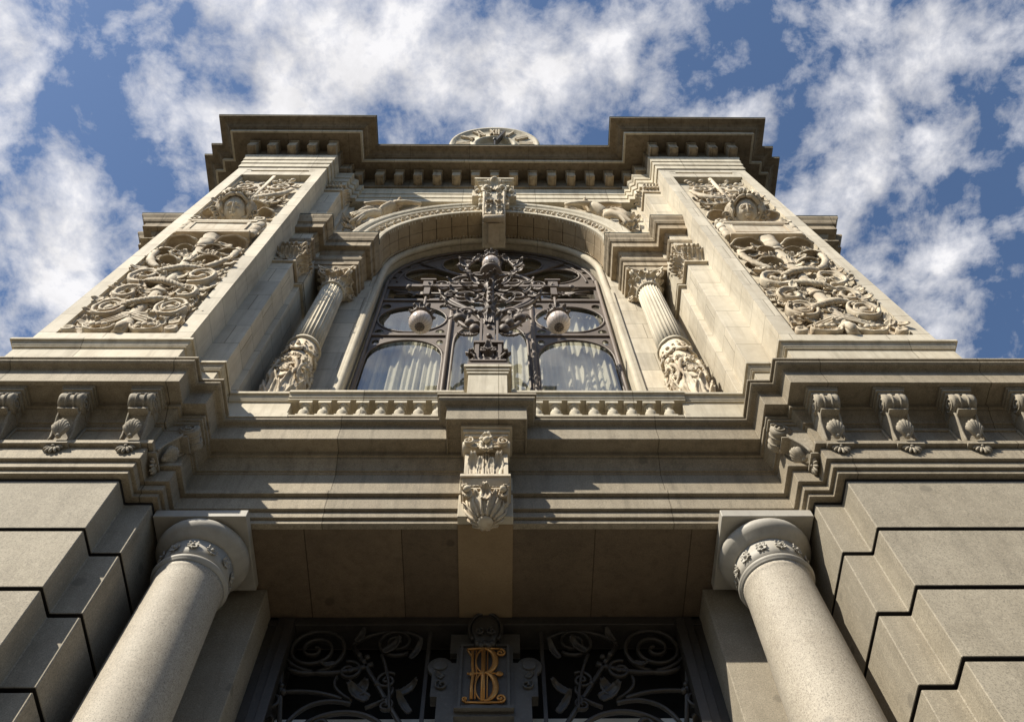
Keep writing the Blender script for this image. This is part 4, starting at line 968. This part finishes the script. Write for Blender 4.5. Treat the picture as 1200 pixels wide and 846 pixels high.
# spandrels
plate2d('spandrel', [arc(2.86) + [(X(-3.33), ZC), (X(-3.33), 21.5), (X(3.33), 21.5), (X(3.33), ZC)]], 5.52, 0.22, M['plain_lime'], bld)
mb = MB()
for sgn in (1, -1): mb.box(*sorted((X(sgn*3.18), X(sgn*3.33))), 5.34, 5.6, ZC-0.1, 20.6)
mb.build('spandrel_edge', M['plain_lime'], bld)
def victory(sgn):
    mb = MB(); fx = lambda a: X(sgn*a)
    # reclining winged figure: torso, head, arms, legs under drapery
    mb.tube([(fx(2.55), 5.34, 19.50), (fx(2.42), 5.28, 19.72), (fx(2.30), 5.26, 19.92), (fx(2.16), 5.28, 20.08)], lambda u: 0.088-0.015*cos(u*6), 12)
    mb.tube([(fx(2.16), 5.28, 20.06), (fx(2.12), 5.27, 20.16)], 0.045, 8)
    mb.ball((fx(2.10), 5.24, 20.24), 0.085, 12, None, (0.85, 0.95, 1.15)); mb.ball((fx(2.13), 5.28, 20.29), 0.088, 10)
    mb.ball((fx(2.09), 5.155, 20.23), 0.018, 6)
    mb.tube(bez((fx(2.22), 5.22, 20.05), (fx(1.95), 5.18, 19.95), (fx(1.8), 5.2, 20.0), (fx(1.62), 5.24, 20.12), 8), lambda u: 0.045*(1-0.4*u), 8)
    mb.tube(bez((fx(2.26), 5.24, 20.03), (fx(2.55), 5.2, 20.1), (fx(2.7), 5.22, 20.05), (fx(2.9), 5.24, 20.15), 8), lambda u: 0.045*(1-0.4*u), 8)
    mb.tube(bez((fx(2.52), 5.30, 19.55), (fx(2.75), 5.2, 19.65), (fx(2.85), 5.2, 19.3), (fx(2.98), 5.26, 19.0), 10), lambda u: 0.072*(1-0.5*u), 10)
    mb.tube(bez((fx(2.48), 5.30, 19.5), (fx(2.6), 5.2, 19.3), (fx(2.75), 5.2, 19.0), (fx(2.98), 5.26, 18.6), 10), lambda u: 0.072*(1-0.5*u), 10)
    for k in range(6):
        mb.tube(bez((fx(2.45+0.04*k), 5.26, 19.6), (fx(2.6+0.05*k), 5.18, 19.4-0.05*k), (fx(2.75+0.04*k), 5.2, 19.0), (fx(2.84+0.05*k), 5.26, 18.6+0.14*k), 10), 0.03, 6)
    for k in range(9):                                   # wings
        mb.leaf(T(fx(2.30+0.02*k), 5.36, 20.02) @ RY(sgn*(0.55+0.13*k)), 0.72-0.03*k, 0.07, 0.35, 0.03, 2)
        mb.leaf(T(fx(2.16-0.01*k), 5.36, 20.05) @ RY(-sgn*(0.85+0.11*k)), 0.62-0.03*k, 0.06, 0.35, 0.03, 2)
    rnd = random.Random(2)
    for k in range(14): mb.leaf(T(fx(rnd.uniform(2.85, 3.12)), 5.36, rnd.uniform(18.5, 19.6)) @ RY(rnd.uniform(-1.5, 1.5)), 0.22, 0.06, 1.2, 0.02, 3)
    for v in mb.v: v.y = 5.44-(5.44-v.y)*1.45; v.z += 0.06
    return mb.build('winged_figure_relief', M['carved'], bld)
victory(1); victory(-1)
# keystone console at the crown
ks = empty('keystone', Vector((X(0.02), 5.2, 19.6))-worldloc(bld), None, None, bld)
mb = MB(); kx = 0.03
path = bez((4.86, 20.55), (4.55, 19.9), (5.05, 19.5), (5.12, 18.9), 16)
path = [(4.90, 20.60), (4.86, 20.4), (4.86, 20.1), (4.92, 19.8), (5.02, 19.5), (5.12, 19.2), (5.16, 19.0)]
mb.grid([[(X(kx-0.25-0.03*(i < 2)), yy, zz), (X(kx+0.25+0.03*(i < 2)), yy, zz), (X(kx+0.25), 5.82, zz), (X(kx-0.25), 5.82, zz)] for i, (yy, zz) in enumerate(path)], False, True, False, None, True)
for a, yf, z0, z1 in ((0.45, 4.72, 20.84, 20.93), (0.41, 4.76, 20.78, 20.84), (0.37, 4.81, 20.72, 20.78), (0.34, 4.84, 20.58, 20.72)): mb.box(X(kx-a), X(kx+a), yf, 5.5, z0, z1)
mb.box(X(kx-0.50), X(kx+0.50), 4.98, 5.5, 20.25, 20.78)
mb.box(X(kx-0.25), X(kx+0.25), 5.2, 5.82, 18.95+0.75, 19.9)
mb.build('keystone_block', M['plain_lime'], ks, None, 0.006)
mb = MB()
for s_ in (-1, 1):
    mb.tube([(X(kx+s_*0.22), a-0.005, b_) for a, b_ in path], 0.032, 8)
    for q in range(4): mb.leaf(T(X(kx+s_*0.12), 5.08-0.06*q, 19.05+0.28*q) @ RX(0.05), 0.34, 0.08, 1.3, 0.03, 4)
    for z_ in (19.6, 20.0): mb.ribbon([(X(kx+s_*0.27)+a, z_+b_) for a, b_ in spiral(0, 0, 0.10, 1.4, 1, s_, 0.1, 26)], 5.04, 0.06, 0.02)
    mb.leaf(T(X(kx+s_*0.08), 4.90, 19.55) @ RX(-0.25), 0.55, 0.07, 0.8, 0.03, 4)
    mb.leaf(T(X(kx+s_*0.16), 4.84, 20.1), 0.42, 0.14, 1.4, 0.03, 4)
    mb.ball((X(kx+s_*0.17), 4.80, 20.28), 0.075, 10); mb.ball((X(kx+s_*0.38), 4.95, 20.5), 0.07, 10)
    mb.ribbon([(X(kx+s_*0.15)+a, 20.42+b_) for a, b_ in spiral(0, 0, 0.12, 1.4, 1, s_, 0.1, 26)], 4.82, 0.05, 0.022)
    mb.leaf(T(X(kx+s_*0.34), 4.98, 20.2) @ RY(s_*0.2), 0.45, 0.08, 1.0, 0.03, 4)
mb.lathe([(0.07, -0.23), (0.085, -0.2), (0.085, 0.2), (0.07, 0.23)], 18, (0, 0, 0), True, T(X(kx), 5.16, 18.98) @ RY(pi/2)); mb.box(X(kx-0.12), X(kx+0.12), 5.25, 5.72, 18.925, 18.97)
for s_ in (-1, 1): mb.tube([(X(kx+s_*0.21), 5.25, 18.98), (X(kx+s_*0.21), 5.75, 19.69)], 0.03, 8)
mb.ball((X(kx), 4.72, 20.62), 0.10, 14); mb.leaf(T(X(kx), 4.80, 20.15), 0.5, 0.12, 1.4, 0.03, 4)
for k in range(5): mb.leaf(T(X(kx), 4.78, 20.60) @ RY(-1.4+0.7*k), 0.22, 0.06, 0.8, 0.02, 3)
mb.build('keystone_ornament', M['carved'], ks)

# ------------------------------------------------------------------ window
YW = 6.12
wn = empty('arched_window', Vector((X(0), YW, 9.9))-worldloc(bld), None, None, bld)
mb = MB(); outl = [(X(2.16), 9.85)] + [(X(2.16*cos(pi*i/48)), ZC+2.16*sin(pi*i/48)) for i in range(49)] + [(X(-2.16), 9.85)]
plate2d('window_pane', [outl], YW+0.016, 0.008, M['glass'], wn)
loops = [outl]
def archhole(x0, x1, z0, zs, zt, n=20):
    c = (x0+x1)/2; h = (x1-x0)/2
    return [(X(x0), z0), (X(x1), z0)] + [(X(c+h*cos(pi*i/n)), zs+(zt-zs)*abs(sin(pi*i/n))**0.75) for i in range(n+1)]
def xe(*a, **k): return [(X(p[0]), p[1]) for p in ell(*a, **k)]
holes = []
for s_ in (-1, 1):
    a, b_ = sorted((s_*0.79, s_*2.075)); holes.append(archhole(a, b_, 10.0, 13.65, 14.50))
    holes.append(xe(s_*1.44, 15.50, 0.63, 0.64))
    for (cx_, cz_) in ((0.90, 16.15), (1.98, 16.15), (0.90, 14.88), (1.98, 14.88)): holes.append(xe(s_*cx_, cz_, 0.085, 0.13, n=12))
    for (cx_, cz_) in ((0.875, 14.42), (1.985, 14.42)): holes.append(xe(s_*cx_, cz_, 0.06, 0.11, n=12))
    a, b_ = sorted((s_*0.84, s_*2.03)); holes.append([(X(a), 16.56), (X(b_), 16.56), (X(b_), 17.12), (X(a), 17.12)])
    for ang, dist in ((157, 1.33), (116, 1.33)):
        aa = radians(ang) if s_ < 0 else radians(180-ang)
        holes.append(xe(dist*cos(aa), 17.36+dist*sin(aa)*1.02, 0.61, 0.455, aa, 40))
    for k in range(9):
        aa = radians(172-10.2*k) if s_ < 0 else radians(8+10.2*k)
        holes.append(xe(2.035*cos(aa), ZC+2.035*sin(aa), 0.05, 0.075, aa, 14))
    for ang, dist, r_ in ((137, 1.72, 0.07), (98, 1.62, 0.07)):
        aa = radians(ang) if s_ < 0 else radians(180-ang)
        holes.append(xe(dist*cos(aa), 17.36+dist*sin(aa), r_*1.5, r_, aa, 14))
    holes.append(xe(s_*0.36, 16.35, 0.30, 0.55)); holes.append(xe(s_*0.60, 15.55, 0.09, 0.14, n=12)); holes.append(xe(s_*0.52, 16.98, 0.13, 0.09, n=12))
    holes.append([(X(s_*a), b_) for a, b_ in [(0.05, 17.45), (0.62, 17.45), (0.60, 17.65), (0.45, 17.90), (0.25, 18.04), (0.05, 18.08)]])
holes.append(archhole(-0.64, 0.64, 10.0, 14.3, 15.30))
holes.append(xe(0, 18.62, 0.16, 0.28, n=20)); holes.append(xe(0, 19.25, 0.10, 0.14, n=14))
plate2d('window_tracery', [outl]+holes, YW-0.006, 0.024, M['iron'], wn, None, 0.012)
mb = MB()
for h in holes:
    if len(h) > 18: mb.ribbon(h + [h[0], h[1]], YW-0.028, 0.012, 0.020, None, 6)
for s_ in (-1, 1):
    mb.box(*sorted((X(s_*0.70), X(s_*0.78))), YW-0.06, YW-0.01, 9.9, 16.5)
    mb.tube([(X(s_*0.72), YW-0.05, 9.9), (X(s_*0.74), YW-0.05, 16.5)], 0.035, 8)
    mb.box(*sorted((X(s_*0.78), X(s_*2.12))), YW-0.055, YW-0.015, 14.66, 14.76)
    mb.box(*sorted((X(s_*0.1), X(s_*2.12))), YW-0.055, YW-0.015, 16.40, 16.50)
    for k in range(8):
        mb.tube([(X(s_*1.44), YW-0.04, 16.84), (X(s_*(1.44+0.5*cos(k*pi/4+0.2))), YW-0.06, 16.84+0.26*sin(k*pi/4+0.2))], 0.022, 6)
    for k in range(6): mb.leaf(T(X(s_*1.44), YW-0.04, 16.84) @ RY(k*pi/3), 0.22, 0.07, 0.8, 0.02, 3)
    for ang in (139, 97.5):
        aa = radians(ang) if s_ < 0 else radians(180-ang)
        mb.tube([(X(0.85*cos(aa)), YW-0.04, 17.3+0.85*sin(aa)), (X(2.0*cos(aa)), YW-0.04, 17.36+2.0*sin(aa))], 0.035, 8)
    mb.tube([(X(s_*2.11), YW-0.05, 9.9), (X(s_*2.11), YW-0.05, ZC)], 0.035, 8)
mb.box(X(-2.13), X(2.13), YW-0.07, YW-0.015, 17.16, 17.30)
mb.ribbon([(X(0.86*cos(pi*i/30)), 17.30+0.86*sin(pi*i/30)) for i in range(31)], YW-0.035, 0.018, 0.045)
mb.ribbon([(X(0.66*cos(pi*i/30)), 17.30+0.66*sin(pi*i/30)) for i in range(31)], YW-0.03, 0.012, 0.018)
mb.ribbon([(X(2.10*cos(pi*i/60)), ZC+2.10*sin(pi*i/60)) for i in range(61)], YW-0.04, 0.02, 0.04)
mb.ribbon([(X(1.93*cos(pi*i/60)), ZC+1.93*sin(pi*i/60)) for i in range(61)], YW-0.03, 0.012, 0.022)
mb.build('tracery_moulding', M['iron'], wn)
mb = MB()
for (x0_, x1_) in ((-2.1, -0.15), (0.1, 2.1)):
    rows = []
    n = 120
    for z_ in (9.9, 16.3): rows.append([(X(x0_+(x1_-x0_)*i/n), 6.36+0.035*sin(i*0.9+1.3*sin(i*0.11))+0.04*sin(i*0.31+1+(z_-9.9)*0.12)*(1 if z_ > 12 else 1.2), z_) for i in range(n+1)])
    mb.grid(rows)
mb.build('curtain', M['curtain'], wn)
mb = MB(); mb.box(X(-2.3), X(2.3), 7.0, 7.1, 9.85, 20.5); mb.box(X(-2.3), X(-2.2), 6.3, 7.2, 9.85, 20.5); mb.box(X(2.2), X(2.3), 6.3, 7.2, 9.85, 20.5); mb.build('room_wall', M['room'], wn)

# ------------------------------------------------------------------ crowning cornice
av = [(0.03, ZT), (0.03, 20.90), (0.018, 20.905), (0.018, 20.925), (0.05, 20.93), (0.05, 21.19), (0.038, 21.195), (0.038, 21.215), (0.068, 21.22), (0.068, 21.43), (0.085, 21.47), (0.10, 21.54), (0.10, 21.57), (0.05, 21.58)]
avp = mirror_plan([(3.0, 5.24, 0, 1), (3.19, 5.24, -1, 1), (3.19, 5.16, -1, 1), (3.305, 5.16, -1, 1), (3.305, 5.04, -1, 1), (3.40, 5.0, -1, 1), (3.40, 4.87, -1, 1), (3.76, 4.87, -1, 1), (3.76, 4.45, -1, 1), (5.73, 4.45, 1, 1), (5.73, 5.14, 1, 1), (6.0, 5.14, 1, 1), (6.0, 5.4, 1, 1), (6.2, 5.4, 1, 1), (6.2, 9.0, 1, 1)])
band([(-0.06, ZT, None)] + [(o, z, None) for o, z in av], avp).build('upper_architrave', M['plain_lime'], bld, None, 0.004)
cb1 = [(-0.25, 21.585), (0.045, 21.585), (0.045, 22.06), (0.07, 22.09), (0.08, 22.15), (0.08, 22.19), (0.50, 22.19)]
cb2 = [(0.49, 22.192), (0.53, 22.19), (0.53, 22.175), (0.545, 22.175), (0.545, 22.31), (0.50, 22.315)]
cb3 = [(0.51, 22.312), (0.56, 22.315), (0.56, 22.335), (0.60, 22.34), (0.60, 22.37), (0.62, 22.375), (0.66, 22.42), (0.72, 22.455), (0.80, 22.47), (0.81, 22.475), (0.83, 22.48), (0.85, 22.485), (0.85, 22.56), (-0.6, 22.58)]
cpl = mirror_plan([(3.72, 5.14, -1, 1), (3.72, 4.45, -1, 1), (5.73, 4.45, 1, 1), (5.73, 5.14, 1, 1), (6.0, 5.14, 1, 1), (6.0, 5.4, 1, 1), (6.2, 5.4, 1, 1), (6.2, 9.0, 1, 1)])
band([(o, z, o*1.04) for o, z in cb1], cpl).build('bed_moulding', M['dirty_shaded'], bld, None, 0.004)  # grimy stone, darker here so the soffit's shade sits in the colour
band([(o, z, o*1.04) for o, z in cb2], cpl).build('corona', M['plain_lime'], bld, None, 0.003)
band([(o, z, o*1.04) for o, z in cb3], cpl).build('crowning_cornice', M['dirty_shaded'], bld, None, 0.004)
band([(0.79, 22.562, .82), (0.865, 22.562, .90), (0.865, 22.59, .90), (0.0, 22.60, 0)], cpl).build('copper_flashing', M['flashing'], bld)
mb = MB(); mb.box(X(-3.45), X(3.45), 5.26, 5.75, ZT+0.004, ZT+0.5); mb.build('frieze_backing', M['plain_lime'], bld)
def modillion(dx, y, rot=0):
    mb = MB(); Mx = T(X(dx), y, 0) @ RZ(rot)
    mb.box(-0.118, 0.118, -0.335, 0.0, 22.09, 22.185, Mx); mb.box(-0.10, 0.10, -0.305, -0.02, 21.74, 22.09, Mx)
    mb.box(-0.055, 0.055, -0.285, -0.04, 21.71, 21.74, Mx)
    return mb.build('modillion', M['weathered'], bld, None, 0.006)
for k in range(-6, 7): modillion(0.03+0.462*k, 5.15)
for sgn in (1, -1):
    for k in range(5): modillion(sgn*(3.83+0.472*k), 4.46)
    modillion(sgn*3.72, 4.80, -sgn*pi/2); modillion(sgn*3.25, 5.15)
    modillion(sgn*5.73, 4.80, sgn*pi/2)
    for k in range(6): modillion(sgn*6.2, 5.7+0.5*k, sgn*pi/2)
    # small leaf capital under the architrave of the stepped pier
    mb = MB()
    for k in range(5):
        mb.leaf(T(X(sgn*(3.44+0.075*k)), 4.85, 20.2), 0.34, 0.05, 1.2, 0.02, 3); mb.leaf(T(X(sgn*3.385), 4.92+0.075*k, 20.2) @ RZ(-sgn*pi/2), 0.34, 0.05, 1.2, 0.02, 3)
        mb.ball((X(sgn*(3.44+0.075*k)), 4.80, 20.35), 0.04, 8)
    for (z0, z1, e) in ((20.1, 20.15, 0.04), (20.53, 20.6, 0.05)): mb.box(*sorted((X(sgn*(3.40-e)), X(sgn*3.765))), 4.87-e, 5.28, z0, z1)
    mb.build('leaf_capital', M['carved'], bld)
mb = MB(); mb.box(X(-6.4), X(6.4), 5.0, 12, 22.3, 22.5); mb.build('roof_slab', M['weathered'], bld)
mb = MB(); mb.box(X(-3.2), X(3.2), 5.75, 9, 20.0, 22.3); mb.build('attic_wall', M['limestone'], bld)

# ------------------------------------------------------------------ clock on the roof
ck = empty('roof_clock', (X(0.015), 4.95, 22.5), 'round pale stone clock face with raised Roman numerals behind the top cornice', 'clock')
CK = T(X(0.015), 4.80, 25.35) @ RX(radians(10))
mb = MB(); mb.lathe([(0.05, -0.3), (1.24, -0.3), (1.26, -0.02), (1.25, 0.0), (1.22, 0.05), (1.16, 0.05), (1.12, 0.0), (0.62, -0.02), (0.60, 0.03), (0.54, 0.05), (0.50, 0.0), (0.48, -0.10), (0.05, -0.12)], 80, (0, 0, 0), True, CK @ RX(pi/2))
mb.build('clock_face', M['plain_lime'], ck)
mb = MB()
NUM = ['XII', 'I', 'II', 'III', 'IIII', 'V', 'VI', 'VII', 'VIII', 'IX', 'X', 'XI']
def stroke(mb, Mx, x0_, z0, x1_, z1, wd=0.022, y0=-0.06):
    d = Vector((x1_-x0_, 0, z1-z0)); L = d.length; a = atan2(d.x, d.z)
    mb.box(-wd, wd, y0, 0.02, 0, L, Mx @ T(x0_, 0, z0) @ RY(a))
for k, sx in enumerate(NUM):
    Mx = CK @ RY(2*pi*k/12) @ T(0, 0, 0.68)
    wds = {'X': 0.15, 'I': 0.07, 'V': 0.14}; tot = sum(wds[c] for c in sx); xp = -tot/2
    for c in sx:
        wq = wds[c]
        if c == 'I': stroke(mb, Mx, xp+wq/2, 0, xp+wq/2, 0.38)
        if c == 'V': stroke(mb, Mx, xp+wq/2, 0, xp+0.02, 0.38); stroke(mb, Mx, xp+wq/2, 0, xp+wq-0.02, 0.38, 0.012)
        if c == 'X': stroke(mb, Mx, xp+0.02, 0, xp+wq-0.02, 0.38, 0.012); stroke(mb, Mx, xp+wq-0.02, 0, xp+0.02, 0.38)
        xp += wq
mb.build('numeral', M['carved'], ck)
mb = MB(); stroke(mb, CK, 0, -0.1, 0.28, 0.72, 0.03, -0.14); stroke(mb, CK, 0, -0.1, 0.0, -0.9, 0.02, -0.17); mb.ball((0, -0.14, 0), 0.06, 10, CK)
mb.build('hand', M['iron_dark'], ck)
mb = MB(); mb.box(X(-1.0), X(1.0), 5.15, 6.2, 22.5, 26.0); mb.tube([(X(-0.08), 5.1, 26.45), (X(0.015), 5.1, 26.78), (X(0.11), 5.1, 26.45)], 0.012, 6)
mb.build('clock_support', M['plain_lime'], ck)

# ------------------------------------------------------------------ wrought iron lamp standard
LY = 5.12; LX = 0.0
lm = empty('lamp_standard', (X(LX), LY, 10.79), 'tall dark wrought iron lamp standard with three round globes on the balcony pedestal', 'street lamp')
def lx(a): return X(LX+a)
mb = MB()
mb.box(lx(-0.27), lx(0.27), LY-0.22, LY+0.25, 10.79, 10.93)
for a, z0, z1 in ((0.24, 10.93, 10.97), (0.13, 11.0, 11.62)): mb.box(lx(-a), lx(a), LY-a, LY+a, z0, z1)
for k in range(4):
    Mx = T(lx(0), LY, 10.97) @ RZ(k*pi/2)
    for q in (-1, 0, 1):
        mb.leaf(Mx @ T(q*0.13, -0.14, 0) @ RY(q*0.5) @ RX(0.2), 0.30, 0.08, 1.6, 0.02, 4)
        mb.tube([(q*0.16+0.05*cos(t_*0.6), -0.21, 0.04+0.05*sin(t_*0.6)) for t_ in range(11)], 0.018, 6, Mx)
    for sx in (-1, 1):
        mb.box(sx*0.17-0.02, sx*0.17+0.02, -0.18, -0.13, 0.0, 0.70, Mx)
        mb.ribbon([(sx*(0.07+a), 0.45+b_) for a, b_ in spiral(0, 0, 0.07, 1.4, 1, 1, 0.1, 22)], -0.17, 0.025, 0.014, Mx)
    mb.ball((0, -0.15, 0.25), 0.06, 10, Mx, (1, .6, 1.2)); mb.leaf(Mx @ T(0, -0.14, 0.25), 0.4, 0.09, 0.9, 0.02, 4)
for a, z0, z1 in ((0.21, 11.62, 11.68), (0.17, 11.68, 11.74)): mb.box(lx(-a), lx(a), LY-a, LY+a, z0, z1)
mb.build('lamp_base', M['iron'], lm, None, 0.003)
mb = MB()
mb.box(lx(-0.085), lx(0.085), LY-0.085, LY+0.085, 11.74, 12.95)
for sx in (-1, 1): mb.box(*sorted((lx(sx*0.10), lx(sx*0.135))), LY-0.10, LY+0.10, 11.74, 13.0)
mb.lathe([(0.10, 12.95), (0.14, 13.0), (0.12, 13.08), (0.07, 13.12), (0.07, 13.3), (0.11, 13.34), (0.07, 13.4), (0.065, 14.3), (0.10, 14.35), (0.12, 14.45), (0.07, 14.55), (0.06, 15.2), (0.10, 15.25), (0.04, 15.3)], 20, (lx(0), LY, 0))
for z_ in (12.1, 12.45, 13.5, 13.7, 13.9, 14.1): mb.ball((lx(0), LY-0.10, z_), 0.045, 8)
for k in range(8):
    mb.leaf(T(lx(0), LY, 13.35) @ RZ(k*pi/4) @ T(0, -0.06, 0), 0.35, 0.05, 1.0, 0.015, 3); mb.leaf(T(lx(0), LY, 14.5) @ RZ(k*pi/4) @ T(0, -0.06, 0), 0.35, 0.06, 1.5, 0.015, 3)
    mb.leaf(T(lx(0), LY, 12.6) @ RZ(k*pi/4) @ T(0, -0.12, 0), 0.35, 0.06, 1.3, 0.015, 3)
mb.build('lamp_post', M['iron'], lm, None, 0.002)
mb = MB()      # arms and scrollwork
for s_ in (-1, 1):
    mb.box(*sorted((lx(0), lx(s_*1.32))), LY-0.045, LY+0.045, 14.40, 14.50); mb.ball((lx(s_*1.36), LY, 14.45), 0.06, 10)
    mb.tube([(lx(s_*0.1), LY, 14.30), (lx(s_*0.5), LY, 14.12), (lx(s_*1.05), LY, 14.15)], 0.025, 8)
    mb.box(*sorted((lx(s_*0.97), lx(s_*1.13))), LY-0.07, LY+0.07, 14.36, 14.62); mb.box(*sorted((lx(s_*1.0), lx(s_*1.10))), LY-0.05, LY+0.05, 14.02, 14.36)
    mb.box(*sorted((lx(s_*0.92), lx(s_*1.18))), LY-0.09, LY+0.09, 14.62, 14.67)
    mb.tube([(lx(s_*1.05), LY, 14.05), (lx(s_*1.05), LY, 13.35)], 0.022, 8)
    mb.ribbon([(lx(s_*(0.42+a)), 14.02+b_) for a, b_ in spiral(0, 0, 0.36, 1.8, pi/2, -1, 0.08, 50)], LY, 0.03, lambda u: 0.03*(1-0.4*u))
    mb.ribbon([(lx(s_*(0.40+a)), 14.78+b_) for a, b_ in spiral(0, 0, 0.30, 1.6, -pi/2, 1, 0.08, 46)], LY, 0.03, lambda u: 0.028*(1-0.4*u))
    mb.ribbon([(lx(s_*(0.80+a)), 14.62+b_) for a, b_ in spiral(0, 0, 0.15, 1.5, -pi/2, 1, 0.08, 36)], LY, 0.025, 0.016)
    mb.ribbon([(lx(s_*a), b_) for a, b_ in bez((0.12, 12.95), (0.2, 13.4), (0.5, 13.5), (0.72, 14.0), 20)], LY, 0.035, 0.04)
    mb.ribbon([(lx(s_*a), b_) for a, b_ in bez((0.12, 13.3), (0.5, 13.4), (0.75, 13.7), (0.85, 14.35), 20)], LY, 0.03, 0.022)
    mb.ribbon([(lx(s_*(0.36+a)), 13.18+b_) for a, b_ in spiral(0, 0, 0.15, 1.5, pi, -1, 0.08, 36)], LY-0.05, 0.03, 0.03)
    mb.ribbon([(lx(s_*a), b_) for a, b_ in bez((0.1, 12.6), (0.3, 12.55), (0.42, 12.75), (0.48, 12.95), 14)], LY, 0.035, 0.035)
    mb.ball((lx(s_*0.46), LY-0.03, 12.98), 0.085, 10, None, (1.3, 1, 1)); mb.ball((lx(s_*0.30), LY-0.05, 12.72), 0.08, 10); mb.ball((lx(s_*0.22), LY-0.05, 12.48), 0.085, 10, None, (1, 1, 1.2))
    for k in range(5): mb.leaf(T(lx(s_*0.30), LY-0.02, 12.42) @ RY(s_*(pi-0.9+0.4*k)), 0.2, 0.06, 0.8, 0.02, 3)
    for (a, b_, r_, L) in ((0.3, 14.42, 1.9, 0.35), (0.55, 14.1, 0.8, 0.3), (0.62, 13.95, 2.2, 0.3), (0.2, 14.5, 0.7, 0.42), (0.55, 14.55, 1.2, 0.32), (0.30, 13.0, 1.3, 0.34), (0.26, 13.6, 0.8, 0.36), (0.72, 14.3, 2.3, 0.3), (0.5, 13.3, 1.6, 0.26), (0.15, 14.2, 2.2, 0.35), (0.36, 12.9, 0.2, 0.3), (0.9, 14.4, 1.4, 0.22)):
        for dy in (-0.05, 0.04): mb.leaf(T(lx(s_*a), LY+dy, b_) @ RY(s_*(r_+dy*3)), L*0.72, 0.05, 1.2 if dy < 0 else -1.2, 0.015, 4)
    # cradle of the top globe
    mb.ribbon([(lx(s_*a), b_) for a, b_ in bez((0.05, 15.05), (0.45, 15.0), (0.55, 15.4), (0.30, 15.95), 22)], LY, 0.03, 0.028)
    mb.ribbon([(lx(s_*(0.50+a)), 15.72+b_) for a, b_ in spiral(0, 0, 0.10, 1.4, pi, 1, 0.1, 26)], LY, 0.03, 0.022)
    for (a, b_, r_, L) in ((0.36, 15.2, 1.2, 0.28), (0.42, 15.5, 0.6, 0.28), (0.36, 15.8, 1.7, 0.25), (0.3, 15.1, 2.0, 0.2), (0.30, 15.85, -0.4, 0.2)): mb.leaf(T(lx(s_*a), LY-0.03, b_) @ RY(s_*r_), L, 0.07, 1.5, 0.015, 3)
for k in range(16):
    a = k*2.399; mb.leaf(T(lx(0), LY, 14.15+0.07*(k % 9)) @ RZ(a) @ T(0, -0.08, 0) @ RX(0.5), 0.20, 0.05, 1.5, 0.015, 3)
mb.lathe([(0.17, 15.18), (0.20, 15.22), (0.18, 15.27), (0.13, 15.29)], 24, (lx(0), LY, 0))
mb.build('scroll_arm', M['iron'], lm, None)
def lantern(dx, z, R, top):
    e = empty('lantern', Vector((lx(dx), LY, z))-worldloc(lm), None, None, lm)
    mb = MB(); mb.ball((lx(dx), LY, z), R, 32, None, (1, 1, 1.08))
    o = mb.build('globe', M['globe'], e)
    mb = MB(); c = (lx(dx), LY, z)
    mb.lathe([(R*0.55, R*0.84), (R*0.95, R*0.92), (R*1.0, R*1.0), (R*0.9, R*1.12), (R*0.72, R*1.25), (R*0.55, R*1.6), (R*0.3, R*1.8), (R*0.25, R*2.2), (R*0.35, R*2.3), (R*0.12, R*2.5)], 28, c)
    for k in range(10):
        a = 2*pi*k/10
        mb.ball((c[0]+R*0.98*cos(a), c[1]+R*0.98*sin(a), z+R*1.02), R*0.13, 8)
        mb.leaf(T(*c) @ RZ(a) @ T(0, -R*0.75, R*1.15) @ RX(0.2), R*0.9, R*0.25, 1.0, 0.012, 3)
    if top:
        for k in range(8): mb.leaf(T(c[0], c[1], z+R*2.0) @ RZ(k*pi/4) @ T(0, -0.04, 0), R*1.6, R*0.4, 1.4, 0.012, 4)
        mb.lathe([(0.05, R*2.4), (0.09, R*2.7), (0.04, R*3.0), (0.06, R*3.2), (0.01, R*3.8)], 12, c)
        for s_ in (-1, 1):
            mb.tube(bez((c[0]+s_*0.33, LY, z+0.3), (c[0]+s_*0.3, LY, z+0.5), (c[0]+s_*0.15, LY, z+0.5), (c[0], LY, z+0.42), 10), 0.022, 6)
    mb.build('lantern_cap', M['iron'], e)
    mb = MB()
    if not top:
        for k in range(12):
            a = 2*pi*k/12
            pts = [(c[0]+R*1.03*sin(q)*cos(a), c[1]+R*1.03*sin(q)*sin(a), z-R*1.03*cos(q)) for q in (0.12, 0.25, 0.38)]
            mb.tube(pts, lambda u: R*0.055*(1+u), 6)
        mb.ball((c[0], c[1], z-R*1.03), R*0.16, 10); mb.lathe([(R*0.14, 0), (R*0.2, -0.01), (R*0.14, -0.03)], 12, (c[0], c[1], z-R*1.0))
    else:
        for k in range(8): mb.leaf(T(c[0], c[1], z-R*1.1) @ RZ(k*pi/4) @ T(0, -R*0.55, 0) @ RX(0.3), R*0.7, R*0.3, 0.3, 0.012, 3)
        mb.lathe([(R*0.5, -R*1.25), (R*0.75, -R*1.2), (R*0.75, -R*1.1), (R*0.55, -R*1.0)], 20, c)
    mb.build('finial', M['iron'], e)
lantern(-1.05, 12.88, 0.182, False); lantern(1.05, 12.88, 0.182, False); lantern(0.0, 15.72, 0.165, True)
